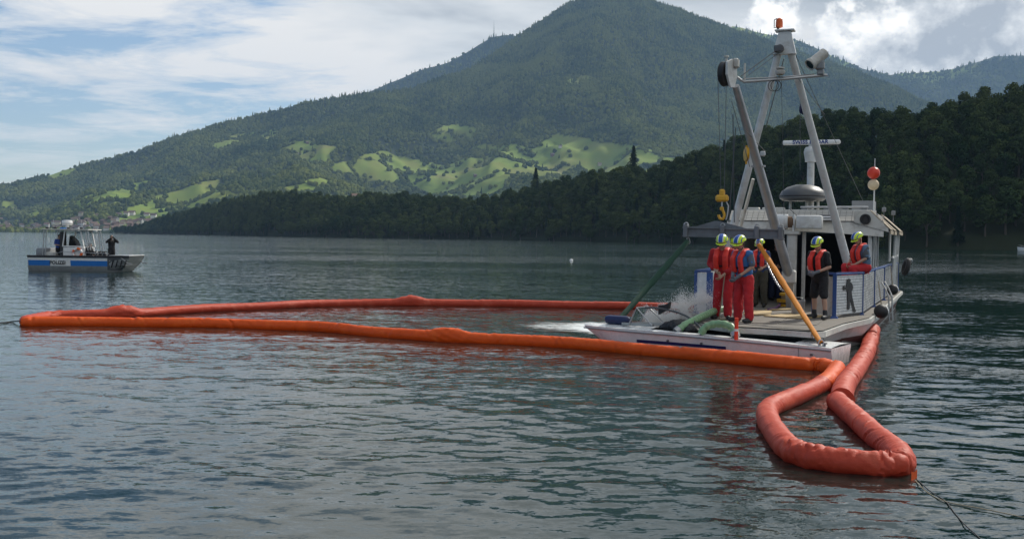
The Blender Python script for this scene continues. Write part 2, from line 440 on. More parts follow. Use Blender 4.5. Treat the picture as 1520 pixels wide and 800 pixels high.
near_hill.mesh('wooded_hill', M_HILL)

mountain = Terrain([(-320, 320, 5000, 3000), (-150, 300, 5100, 3000), (0, 277, 5200, 3000), (60, 260, 5300, 3000), (100, 250, 5350, 3000), (150, 236, 5400, 3000), (200, 224, 5400, 2980), (260, 202, 5450, 2950), (330, 181, 5500, 2900), (400, 166, 5500, 2900),
    (450, 153, 5500, 2900), (500, 143, 5500, 2900), (545, 138, 5500, 2900), (600, 134, 5600, 2900), (640, 120, 5700, 2900), (690, 104, 5900, 2900), (720, 86, 6000, 2900), (760, 56, 6200, 2900), (800, 32, 6300, 2900), (840, 6, 6350, 2900),
    (868, -5, 6400, 2900), (900, -8, 6400, 2900), (940, -6, 6400, 2900), (970, 5, 6400, 2900), (1000, 14, 6400, 2900), (1060, 37, 6400, 2900), (1100, 50, 6400, 2900), (1140, 64, 6400, 2900), (1200, 84, 6400, 2900), (1240, 98, 6300, 2900),
    (1280, 112, 6200, 2900), (1320, 130, 6100, 2900), (1370, 152, 6000, 2900), (1430, 182, 5900, 2900), (1550, 230, 5800, 2900), (1900, 280, 5700, 2900)],
    760, 280, lambda t: 0.70 * t + 0.30 * t * t, 210, 900, 11, treeh=9.0, back=0.25)
mw = meadow_at(mountain.X, mountain.Y, mountain.px, mountain.py)
mountain.mesh('mountain', M_MOUNT, mw)

back_ridge = Terrain([(380, 190, 8200, 6800), (480, 160, 8200, 6800), (540, 139, 8200, 6800), (580, 122, 8200, 6800), (620, 105, 8200, 6800), (660, 94, 8200, 6800), (700, 72, 8200, 6800), (725, 57, 8200, 6800), (745, 53, 8200, 6800), (760, 54, 8200, 6800), (800, 70, 8200, 6800), (900, 90, 8200, 6800)],
    90, 40, lambda t: t, 60, 500, 17, treeh=8.0, back=0.3)
back_ridge.mesh('back_ridge', M_MOUNT)
far_ridge = Terrain([(1080, 40, 9300, 7000), (1180, 62, 9300, 7000), (1230, 84, 9300, 7000), (1270, 101, 9300, 7000), (1310, 113, 9300, 7000), (1340, 109, 9300, 7000), (1400, 106, 9300, 7000), (1440, 94, 9300, 7000), (1470, 84, 9300, 7000), (1520, 83, 9300, 7000), (1600, 92, 9300, 7000), (1800, 120, 9300, 7000)],
    90, 40, lambda t: t, 110, 700, 23, treeh=8.0, back=0.3)
frm = (fbm(far_ridge.X / 300, far_ridge.Y / 300, 3, 51) > 0.13) & (far_ridge.py < 125)
far_ridge.mesh('far_ridge', M_MOUNT, frm)

# ------------------------------------------------------------------ trees
def crown_mesh(name, seed, h, w, conifer=False, faces=1300):
    r = random.Random(seed); mb = MB()
    def leaf(c, nrm, s):
        d, a, b = perp_frame(nrm); k = r.random() * 6.28; a, b = a * math.cos(k) + b * math.sin(k), b * math.cos(k) - a * math.sin(k)
        q = r.uniform(0.55, 0.9)
        mb.add([c - a * s - b * s * q, c + a * s - b * s * q * r.uniform(.5, 1), c + a * s * r.uniform(.4, 1) + b * s * q + d * s * 0.3, c - a * s * r.uniform(.5, 1) + b * s * q - d * s * 0.2], [(0, 1, 2, 3)])
    if conifer:
        tiers = 30
        for i in range(tiers):
            f = i / (tiers - 1); z = h * (0.12 + 0.86 * f); rad = (w * 0.5 * (1 - f) ** 0.9 + 0.15) * r.uniform(0.8, 1.15)
            nb = int(5 + 8 * (1 - f))
            for j in range(nb):
                a = 6.283 * (j + r.random()) / nb; ln = rad * r.uniform(0.65, 1.1)
                for k in range(max(2, int(faces / 240))):
                    u = r.random(); p = Vector((math.cos(a) * ln * u, math.sin(a) * ln * u, z - 0.35 * ln * u + r.uniform(-.4, .4)))
                    leaf(p + Vector((r.uniform(-.2, .2), r.uniform(-.2, .2), 0)), Vector((math.cos(a) * 0.5, math.sin(a) * 0.5, 1)), r.uniform(0.35, 0.65))
    else:
        lobes = []
        for i in range(15):
            a = r.random() * 6.28; f = r.random(); z = h * (0.30 + 0.58 * f); rr = w * 0.5 * (0.74 if f < 0.55 else 0.74 * (1.15 - f) / 0.6) * r.uniform(0.35, 1)
            lobes.append((Vector((math.cos(a) * rr, math.sin(a) * rr, z)), w * r.uniform(0.15, 0.25)))
        lobes.append((Vector((0, 0, h * 0.86)), w * 0.2)); lobes.append((Vector((0, 0, h * 0.6)), w * 0.3))
        per = faces // len(lobes)
        for c, rad in lobes:
            for k in range(per):
                d = Vector((r.gauss(0, 1), r.gauss(0, 1), r.gauss(0.25, 1))).normalized()
                leaf(c + Vector((d.x * rad, d.y * rad, d.z * rad * 0.78)) * r.uniform(0.72, 1.08), (d + Vector((r.gauss(0, .4), r.gauss(0, .4), r.gauss(0.3, .4)))).normalized(), r.uniform(0.22, 0.46) * w / 10)
    return mb.mesh(name, M_FIR if conifer else M_FOL, smooth=0, fix=False)
def trunk_mesh(name, seed, h, conifer=False):
    r = random.Random(seed + 99); mb = MB(); top = h * (0.9 if conifer else 0.62)
    mb.tube([(0, 0, -1.5), (0.1, 0, h * 0.2), (r.uniform(-.3, .3), r.uniform(-.3, .3), h * 0.42), (r.uniform(-.4, .4), r.uniform(-.4, .4), top)], [h * 0.026, h * 0.019, h * 0.014, h * 0.004], 7)
    if not conifer:
        for i in range(6):
            a = i * 1.1 + r.random(); z0 = h * r.uniform(0.24, 0.45)
            mb.tube([(0, 0, z0), (math.cos(a) * h * 0.09, math.sin(a) * h * 0.09, z0 + h * 0.1), (math.cos(a) * h * 0.2, math.sin(a) * h * 0.2, z0 + h * 0.24)], [h * 0.011, h * 0.007, h * 0.002], 5)
    return mb.mesh(name, M_BARK)
PROTO = []      # (crown mesh, trunk mesh, conifer)
for i in range(5): PROTO.append((crown_mesh('crown', 100 + i, 15 + i % 3, 10.5 + (i % 2) * 1.5), trunk_mesh('trunk', 100 + i, 15 + i % 3), False))
for i in range(2): PROTO.append((crown_mesh('crown', 200 + i, 18 + 2 * i, 8.0, True), trunk_mesh('trunk', 200 + i, 19 + 2 * i, True), True))

def proto_collection(name, meshes):
    c = bpy.data.collections.new(name)
    for i, m in enumerate(meshes):
        o = bpy.data.objects.new('%s_%02d' % (name, i), m); c.objects.link(o)
    return c
def join_mesh(a, b, name):
    bm = bmesh.new(); bm.from_mesh(a); n = len(bm.faces); bm.from_mesh(b); bm.faces.ensure_lookup_table()
    for f in bm.faces[n:]: f.material_index = 1
    m = bpy.data.meshes.new(name); bm.to_mesh(m); bm.free()
    for s in (a, b): m.materials.append(s.materials[0])
    return m
wood_coll = proto_collection('wood_tree', [join_mesh(c, t, 'wood_tree') for c, t, _ in PROTO])
def far_crown(seed, conifer):
    bm = bmesh.new()
    if conifer: bmesh.ops.create_cone(bm, cap_ends=True, segments=7, radius1=0.34, radius2=0.02, depth=1.7); z0 = 0.85
    else: bmesh.ops.create_icosphere(bm, subdivisions=2, radius=0.55); z0 = 0.4
    for v in bm.verts:
        n = mnoise.noise(v.co * 2.6 + Vector((seed * 3.1, 0, 0))); v.co *= 1 + 0.45 * n
        v.co.z = v.co.z * (1 if conifer else 0.95) + z0
    m = bpy.data.meshes.new('far_tree'); bm.to_mesh(m); bm.free(); m.materials.append(M_FAR); return m
far_coll = proto_collection('far_tree', [far_crown(i, i == 4) for i in range(5)])

def forest(name, pts, scale, kind, coll, label, cat):
    """one wood as points with instanced trees"""
    n = len(pts); me = bpy.data.meshes.new(name); me.from_pydata([tuple(p) for p in pts], [], [])
    a = me.attributes.new('tree_scale', 'FLOAT_VECTOR', 'POINT'); a.data.foreach_set('vector', np.asarray(scale, np.float32).reshape(-1))
    a = me.attributes.new('tree_kind', 'INT', 'POINT'); a.data.foreach_set('value', np.asarray(kind, np.int32))
    a = me.attributes.new('tree_rot', 'FLOAT_VECTOR', 'POINT')
    rot = np.zeros((n, 3), np.float32); rot[:, 2] = rng.random(n) * 6.28; rot[:, :2] = rng.normal(0, 0.05, (n, 2)); a.data.foreach_set('vector', rot.reshape(-1))
    o = bpy.data.objects.new(name, me); COL.objects.link(o)
    g = bpy.data.node_groups.new(name + '_scatter', 'GeometryNodeTree')
    g.interface.new_socket('Geometry', in_out='INPUT', socket_type='NodeSocketGeometry'); g.interface.new_socket('Geometry', in_out='OUTPUT', socket_type='NodeSocketGeometry')
    gi = g.nodes.new('NodeGroupInput'); go = g.nodes.new('NodeGroupOutput'); ip = g.nodes.new('GeometryNodeInstanceOnPoints'); ci = g.nodes.new('GeometryNodeCollectionInfo')
    ci.inputs['Collection'].default_value = coll; ci.inputs['Separate Children'].default_value = True; ci.inputs['Reset Children'].default_value = True
    ip.inputs['Pick Instance'].default_value = True
    def attr(nm, dt):
        k = g.nodes.new('GeometryNodeInputNamedAttribute'); k.data_type = dt; k.inputs['Name'].default_value = nm; return k.outputs['Attribute']
    L = g.links.new
    L(gi.outputs[0], ip.inputs['Points']); L(ci.outputs[0], ip.inputs['Instance']); L(attr('tree_kind', 'INT'), ip.inputs['Instance Index'])
    L(attr('tree_scale', 'FLOAT_VECTOR'), ip.inputs['Scale']); L(attr('tree_rot', 'FLOAT_VECTOR'), ip.inputs['Rotation'])
    L(ip.outputs[0], go.inputs[0])
    md = o.modifiers.new('scatter', 'NODES'); md.node_group = g
    return tag(o, label, cat, kind='stuff')

# the shaded wood on the near shore: its largest trees one by one, the rest as one mass
p = near_hill.scatter(26000, 1.10, 5)
_cell = {}; _keep = []
for _i in range(len(p)):                # keep the trees at least a crown's radius apart
    a_, b_ = int(p[_i, 0] // 6.2), int(p[_i, 1] // 6.2)
    if any((p[_i, 0] - p[j, 0]) ** 2 + (p[_i, 1] - p[j, 1]) ** 2 < 38 for da in (-1, 0, 1) for db in (-1, 0, 1) for j in _cell.get((a_ + da, b_ + db), ())): continue
    _cell.setdefault((a_, b_), []).append(_i); _keep.append(_i)
p = p[_keep]; print('NEAR TREES', len(p))
ppx, ppy = project(p[:, 0], p[:, 1], p[:, 2])
ps = rng.uniform(0.72, 1.12, len(p)); ps[ppx < 640] *= 1.0
pk = rng.integers(0, 5, len(p)); con = rng.random(len(p)) < 0.09; pk[con] = rng.integers(5, 7, con.sum()); ps[con] *= 0.85
# low shore trees leaning over the water line
D = p[:, 1]
vis = (ppx > 640) & (ppx < 1530)
order = np.argsort(np.where(vis, D, 1e9))
chosen = order[:292]; rest = np.ones(len(p), bool); rest[chosen] = False
TREE_LABEL = ['rounded dark broadleaf tree in the shaded wood on the near shore', 'broad dark broadleaf tree in the shaded wood on the near shore', 'tall dark broadleaf tree in the shaded wood on the near shore',
    'loose crowned dark broadleaf tree in the shaded wood on the near shore', 'wide uneven dark broadleaf tree in the shaded wood on the near shore', 'narrow dark spruce in the shaded wood on the near shore', 'tall narrow dark spruce in the shaded wood on the near shore']
def place_tree(k, loc, s, label, group, rz):
    cm, tm, con_ = PROTO[k]
    o = thing('spruce_tree' if con_ else 'broadleaf_tree', label, 'tree', loc, rz, group); o.scale = (s, s, s * random.uniform(0.92, 1.1))
    for nm, me in (('crown', cm), ('trunk', tm)):
        c = bpy.data.objects.new(nm, me); COL.objects.link(c); c.parent = o
    return o
for i in chosen:
    place_tree(int(pk[i]), tuple(p[i]), float(ps[i]), TREE_LABEL[pk[i]], 'trees of the wood on the near shore', random.random() * 6.28)
for px_, py_, D_, s_, lab in ((940, 262, 870, 1.22, 'tall pointed spruce standing above the skyline of the shaded wood'), (795, 287, 985, 1.15, 'pointed spruce above the wood in front of the sunny meadow')):
    t_ = place_tree(6, tuple(at_d(px_, py_, D_)), s_, lab, None, 0.4); t_.scale = (s_ * 1.5, s_ * 1.5, s_)
sc3 = np.stack([ps[rest]] * 3, -1); sc3[:, 2] *= rng.uniform(0.9, 1.1, rest.sum())
forest('shore_wood', p[rest], sc3, pk[rest], wood_coll, 'dark shaded wood covering the hill along the near shore', 'wood')

# forests of the mountain and ridges
def far_points(ter, n, seed, tmax=1.02, meadows=True, lo=10, hi=17):
    q = ter.scatter(n, tmax, seed); qx, qy = project(q[:, 0], q[:, 1], q[:, 2])
    if meadows:
        mm = meadow_at(q[:, 0], q[:, 1], qx, qy); keep = (~mm | (rng.random(len(q)) < 0.03)) & ~((qx < 235) & (qy > 326) & (rng.random(len(q)) < 0.88))
        keep &= ~((fbm(q[:, 0] / 330, q[:, 1] / 330, 4, 81) > 0.10) & (q[:, 2] < 420) & (rng.random(len(q)) < 0.6)); q = q[keep]
    s = rng.uniform(lo, hi, len(q)); sc = np.stack([s, s, s * rng.uniform(0.85, 1.25, len(q))], -1)
    k = rng.integers(0, 4, len(q)); c = rng.random(len(q)) < np.clip((q[:, 2] - 150) / 1200, 0.05, 0.6); k[c] = 4
    q[:, 2] -= s * 0.12
    return q, sc, k
q, sc, k = far_points(mountain, 130000, 8)
forest('mountain_forest', q, sc, k, far_coll, 'hazy green forest covering the great mountain slope', 'forest')
q, sc, k = far_points(back_ridge, 9000, 9, meadows=False, lo=14, hi=22)
forest('ridge_forest', q, sc, k, far_coll, 'blue hazy forest on the back ridge under the antenna', 'forest')
q, sc, k = far_points(far_ridge, 14000, 10, meadows=False, lo=14, hi=24)
forest('ridge_forest', q, sc, k, far_coll, 'blue hazy forest on the far ridge under the cumulus cloud', 'forest')

# ------------------------------------------------------------------ the lake
def water_mesh():
    half = R(44); nd = 900
    a_d = np.linspace(-half, half, nd); a_c = np.linspace(half, 2 * math.pi - half, 40)[1:-1]
    ang = np.concatenate([a_d, a_c]); dense = np.concatenate([np.ones(nd), np.zeros(len(a_c))])
    ypx = np.concatenate([np.linspace(1100, 420, 150)[:-1], np.linspace(420, 150, 190)[:-1], np.linspace(150, 14, 190)])
    D = np.concatenate([[0.6, 1.6], H_CAM * F_PX / ypx, np.geomspace(300, 11000, 16)])
    A, DD = np.meshgrid(ang, D); X = DD * np.sin(A); Y = DD * np.cos(A)
    dl = np.gradient(D)[:, None] + 0 * A; dc = DD * (2 * half / nd)
    step = np.maximum(dl, dc)
    Z = np.zeros_like(X); r = np.random.default_rng(3)
    calm = np.clip(0.60 + 1.5 * fbm(X / 9.0, Y / 16.0, 3, 61), 0.25, 1.25)          # slicks and rougher lanes
    slick = np.exp(-(((X + 1.7) / 2.6) ** 2 + ((Y - 8.7) / 1.7) ** 2) ** 2)          # smooth upwelling near the quay
    calm = calm * (1 - 0.45 * slick)
    lee = np.clip((X / np.maximum(DD, 1) - 0.26) / 0.08, 0, 1) * np.clip((DD - 9) / 6, 0, 1) * np.clip((60 - DD) / 25, 0, 1)     # lee of the work boat
    churn = (1 - 0.25 * slick) * (1 - 0.40 * lee)
    for px_, py_, wx_, wy_, k_ in ((1425, 552, 1.5, 0.75, 3.2), (1345, 524, 0.8, 0.9, 2.6), (1500, 507, 1.8, 1.0, 3.2), (1460, 605, 1.3, 0.5, 1.2), (1380, 470, 1.5, 2.5, 1.4), (1500, 440, 2.5, 5, 1.6)):
        w_ = at_z(px_, py_); wob = fbm(X / 1.1, Y / 0.8, 3, 91) * 1.2
        churn = churn + k_ * np.exp(-(((X - w_.x) / wx_ + wob) ** 2 + ((Y - w_.y) / wy_ + wob) ** 2))
    for i in range(74):
        lam = 0.22 * (13.0 ** (i / 73.0)); kx = 2 * math.pi / lam
        th = r.normal(0.12, 0.62) + (math.pi if r.random() < 0.3 else 0)
        amp = 0.0034 * lam ** 1.0 / (1 + (lam / 0.9) ** 1.6) * r.uniform(0.5, 1.3); ph = r.random() * 6.28
        wx = X + 0.25 * fbm(X / 2.5, Y / 2.5, 2, 70 + i % 5); s = np.sin(kx * (wx * math.sin(th) + Y * math.cos(th)) + ph)
        fade = np.clip((lam / step - 2.6) / 2.0, 0, 1)
        Z += amp * fade * s * calm
    Z += 0.010 * np.exp(-((Y - 10.3 - 0.25 * np.sin(X * 0.9) + 0.12 * X) / 0.16) ** 2) * (X < 1.5) * (X > -5) * (0.5 + vnoise(X * 2, Y * 2))
    Z *= dense[None, :] * np.clip((DD - 1.6) / 2, 0, 1)
    v = np.stack([X, Y, Z], -1).reshape(-1, 3); nr, nc = X.shape
    i = np.arange(nr * nc).reshape(nr, nc); i2 = np.roll(i, -1, axis=1)
    f = np.stack([i[:-1], i2[:-1], i2[1:], i[1:]], -1).reshape(-1, 4)
    me = bpy.data.meshes.new('lake_water')
    me.vertices.add(len(v)); me.vertices.foreach_set('co', v.reshape(-1).astype(np.float32))
    me.loops.add(f.size); me.loops.foreach_set('vertex_index', f.reshape(-1)[...].astype(np.int32))
    me.polygons.add(len(f)); me.polygons.foreach_set('loop_start', (np.arange(len(f)) * 4).astype(np.int32)); me.polygons.foreach_set('loop_total', np.full(len(f), 4, np.int32))
    me.update(calc_edges=True); me.validate()
    me.polygons.foreach_set('use_smooth', [True] * len(me.polygons))
    me.flip_normals()
    if me.polygons[nc * 100].normal.z < 0: me.flip_normals()
    a = me.attributes.new('churn', 'FLOAT', 'POINT'); a.data.foreach_set('value', churn.reshape(-1).astype(np.float32))
    return me
def water_material():
    m = bpy.data.materials.new('lake_water'); m.use_nodes = True; t = m.node_tree; L = t.links.new; b = t.nodes['Principled BSDF']
    b.inputs['Base Color'].default_value = (0.004, 0.019, 0.017, 1); b.inputs['Roughness'].default_value = 0.035; b.inputs['IOR'].default_value = 1.333
    g = N(t, 'ShaderNodeNewGeometry')
    def slopes(scale, detail, amp, stretch, rot, off):
        mp = N(t, 'ShaderNodeMapping'); mp.inputs['Scale'].default_value = (stretch, 1.0, 1.0); mp.inputs['Rotation'].default_value = (0, 0, R(rot)); mp.inputs['Location'].default_value = (off, 0, off); L(g.outputs['Position'], mp.inputs[0])
        n = N(t, 'ShaderNodeTexNoise'); n.inputs['Scale'].default_value = scale; n.inputs['Detail'].default_value = detail; n.inputs['Roughness'].default_value = 0.55; n.inputs['Distortion'].default_value = 0.35; L(mp.outputs[0], n.inputs['Vector'])
        a = N(t, 'ShaderNodeVectorMath', operation='SUBTRACT'); L(n.outputs['Color'], a.inputs[0]); a.inputs[1].default_value = (0.5, 0.5, 0.5)
        b_ = N(t, 'ShaderNodeVectorMath', operation='MULTIPLY'); L(a.outputs[0], b_.inputs[0]); b_.inputs[1].default_value = (amp * 0.55, amp, 0.0); return b_.outputs[0]
    def vadd(a, c): k = N(t, 'ShaderNodeVectorMath', operation='ADD'); L(a, k.inputs[0]); L(c, k.inputs[1]); return k.outputs[0]
    # gust lanes: broad areas of rougher and smoother water
    mpg = N(t, 'ShaderNodeMapping'); mpg.inputs['Scale'].default_value = (0.30, 1.0, 1.0); L(g.outputs['Position'], mpg.inputs[0])
    gust = ramp_n(t, noise_n(t, mpg.outputs[0], 0.06, 4, 0.6, 0.6), [(0.36, g3(0.45)), (0.62, g3(1.0))])
    lane = ramp_n(t, noise_n(t, mpg.outputs[0], 0.013, 3, 0.5, 0.4), [(0.50, g3(0.5)), (0.60, g3(0.95))])
    gust = math_n(t, 'MULTIPLY', gust, math_n(t, 'ADD', lane, 0.5))
    # sheltered by the quay, ruffled farther out; churned patches off the work boat
    sep = N(t, 'ShaderNodeSeparateXYZ'); L(g.outputs['Position'], sep.inputs[0])
    far_ = N(t, 'ShaderNodeMapRange'); far_.inputs['From Min'].default_value = 35; far_.inputs['From Max'].default_value = 110; far_.inputs['To Min'].default_value = 1.0; far_.inputs['To Max'].default_value = 1.7; L(sep.outputs[1], far_.inputs['Value'])
    ch = N(t, 'ShaderNodeAttribute', attribute_name='churn')
    gust = math_n(t, 'MULTIPLY', math_n(t, 'MULTIPLY', gust, far_.outputs[0]), ch.outputs['Fac'])
    sl = vadd(vadd(slopes(34.0, 3, 0.24, 0.5, -9, 3.1), slopes(10.5, 6, 0.42, 0.38, 6, 9.7)), slopes(1.6, 5, 0.17, 0.34, -4, 5.3))
    sc = N(t, 'ShaderNodeVectorMath', operation='SCALE'); L(sl, sc.inputs[0]); L(gust, sc.inputs['Scale'])
    nn = N(t, 'ShaderNodeVectorMath', operation='NORMALIZE'); L(vadd(g.outputs['Normal'], sc.outputs[0]), nn.inputs[0]); L(nn.outputs[0], b.inputs['Normal'])
    return m
wm = water_mesh(); wm.materials.append(water_material())
lake = bpy.data.objects.new('lake_water', wm); COL.objects.link(lake); tag(lake, kind='structure')

# ------------------------------------------------------------------ the hazy air over the lake
def build_haze():
    mb = MB(); mb.box((0, -400, 799), (23600, 23600, 1600))
    m = bpy.data.materials.new('haze'); m.use_nodes = True; t = m.node_tree; t.nodes.remove(t.nodes['Principled BSDF'])
    v = N(t, 'ShaderNodeVolumePrincipled'); v.inputs['Color'].default_value = (0.42, 0.66, 1.0, 1); v.inputs['Density'].default_value = 5.0e-5; v.inputs['Anisotropy'].default_value = 0.0
    t.links.new(v.outputs[0], t.nodes['Material Output'].inputs['Volume'])
    o = mb.build('haze', m, smooth=0); tag(o, kind='stuff', label='pale blue summer haze lying over the lake and mountains', cat='haze')
build_haze()

# ================================================================== materials of the things
M_WHITE = mat('white_paint', (0.62, 0.63, 0.62), 0.45, vary=0.14, dirt=0.5, dirtcol=(0.30, 0.27, 0.22), bump=0.08)
M_WHITE_CLEAN = mat('white_gelcoat', (0.72, 0.72, 0.71), 0.28, vary=0.05, dirt=0.12, dirtcol=(0.42, 0.40, 0.36))
M_CREAM = mat('cream_paint', (0.52, 0.51, 0.47), 0.5, vary=0.14, dirt=0.6, dirtcol=(0.24, 0.20, 0.16), bump=0.08)
M_STEEL = mat('galvanised_steel', (0.40, 0.41, 0.42), 0.42, 0.6, vary=0.14, dirt=0.25)
M_DARKSTEEL = mat('dark_steel', (0.10, 0.11, 0.12), 0.5, 0.4, vary=0.2, dirt=0.3, dirtcol=(0.13, 0.08, 0.05))
M_GREYBEAM = mat('grey_beam', (0.15, 0.165, 0.18), 0.55, 0.2, vary=0.2, dirt=0.4, dirtcol=(0.10, 0.085, 0.07))
M_BLUE = mat('blue_paint', (0.018, 0.07, 0.25), 0.42, vary=0.15, dirt=0.25)
M_BLACK = mat('black_rubber', (0.018, 0.018, 0.02), 0.6, vary=0.2, bump=0.15)
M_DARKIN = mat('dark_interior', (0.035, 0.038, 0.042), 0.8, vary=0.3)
M_DECK = mat('deck_plating', (0.15, 0.135, 0.115), 0.8, vary=0.35, vscale=3, dirt=0.6, dirtcol=(0.11, 0.085, 0.06), bump=0.25, bscale=30)
M_PLY = mat('plywood', (0.46, 0.34, 0.17), 0.75, vary=0.3, vscale=9, dirt=0.4, dirtcol=(0.2, 0.13, 0.07))
M_YELLOW = mat('yellow_paint', (0.62, 0.34, 0.02), 0.45, vary=0.15, dirt=0.35, dirtcol=(0.12, 0.07, 0.03))
M_SLING_Y = mat('yellow_webbing', (0.58, 0.20, 0.008), 0.75, vary=0.15, bump=0.4, bscale=90)
M_SLING_G = mat('green_webbing', (0.008, 0.05, 0.03), 0.75, vary=0.2, bump=0.4, bscale=90)
M_HOSE = mat('pale_green_hose', (0.20, 0.36, 0.19), 0.4, vary=0.12, dirt=0.2)
M_RED = mat('red_lacquer', (0.62, 0.04, 0.015), 0.4, vary=0.1)
M_ORANGE = mat('orange_lens', (0.72, 0.12, 0.01), 0.3, vary=0.1)
M_TAN = mat('tan_tarpaulin', (0.36, 0.30, 0.22), 0.8, vary=0.15, vscale=14, bump=0.3)
M_ROPE = mat('weathered_rope', (0.30, 0.25, 0.17), 0.9, vary=0.3, vscale=50)
M_DARKROPE = mat('dark_rope', (0.03, 0.03, 0.032), 0.8, vary=0.3, vscale=50)
M_GLASS = mat('window_glass', (0.02, 0.03, 0.035), 0.06, spec=0.6)
M_HULLRED = mat('red_antifouling', (0.10, 0.035, 0.03), 0.7, vary=0.3, dirt=0.4)
M_ALU = mat('bare_aluminium', (0.36, 0.37, 0.37), 0.45, 0.55, vary=0.18, dirt=0.3)
M_GREY = mat('mid_grey_plastic', (0.22, 0.23, 0.24), 0.5, vary=0.15)
M_OCHRE = mat('ochre_ball_canvas', (0.62, 0.50, 0.33), 0.7, vary=0.15, dirt=0.2)

def text_mesh(s, size, material, depth=0.004):
    cu = bpy.data.curves.new('lettering', 'FONT'); cu.body = s; cu.size = size; cu.extrude = depth; cu.offset = size * 0.03; cu.space_character = 1.08; cu.align_x = 'CENTER'; cu.align_y = 'CENTER'
    o = bpy.data.objects.new('lettering', cu); COL.objects.link(o)
    dg = bpy.context.evaluated_depsgraph_get(); me = bpy.data.meshes.new_from_object(o.evaluated_get(dg)); me.name = 'lettering'
    bpy.data.objects.remove(o); me.materials.clear(); me.materials.append(material); return me

# ================================================================== the oil boom
def boom_material(name, col, fade):
    m = bpy.data.materials.new(name); m.use_nodes = True; t = m.node_tree; L = t.links.new; b = t.nodes['Principled BSDF']
    g = N(t, 'ShaderNodeNewGeometry'); n = noise_n(t, g.outputs['Position'], 2.2, 6, 0.65, 0.3); n2 = noise_n(t, g.outputs['Position'], 26, 4, 0.6)
    c = ramp_n(t, n, [(0.3, tuple(x * 0.86 for x in col)), (0.55, col), (0.72, fade)])
    L(c, b.inputs['Base Color']); b.inputs['Roughness'].default_value = 0.55; b.inputs['Specular IOR Level'].default_value = 0.35
    bp = N(t, 'ShaderNodeBump'); bp.inputs['Strength'].default_value = 0.35; bp.inputs['Distance'].default_value = 0.02; L(n2, bp.inputs['Height']); L(bp.outputs[0], b.inputs['Normal'])
    tr = N(t, 'ShaderNodeBsdfTranslucent'); L(c, tr.inputs[0])
    mx = N(t, 'ShaderNodeMixShader'); mx.inputs[0].default_value = 0.22; L(b.outputs[0], mx.inputs[1]); L(tr.outputs[0], mx.inputs[2]); L(mx.outputs[0], t.nodes['Material Output'].inputs['Surface'])
    return m
M_BOOM_O = boom_material('orange_boom_fabric', (0.80, 0.105, 0.006), (0.85, 0.15, 0.018))
M_BOOM_C = boom_material('coral_boom_fabric', (0.58, 0.072, 0.033), (0.66, 0.135, 0.075))

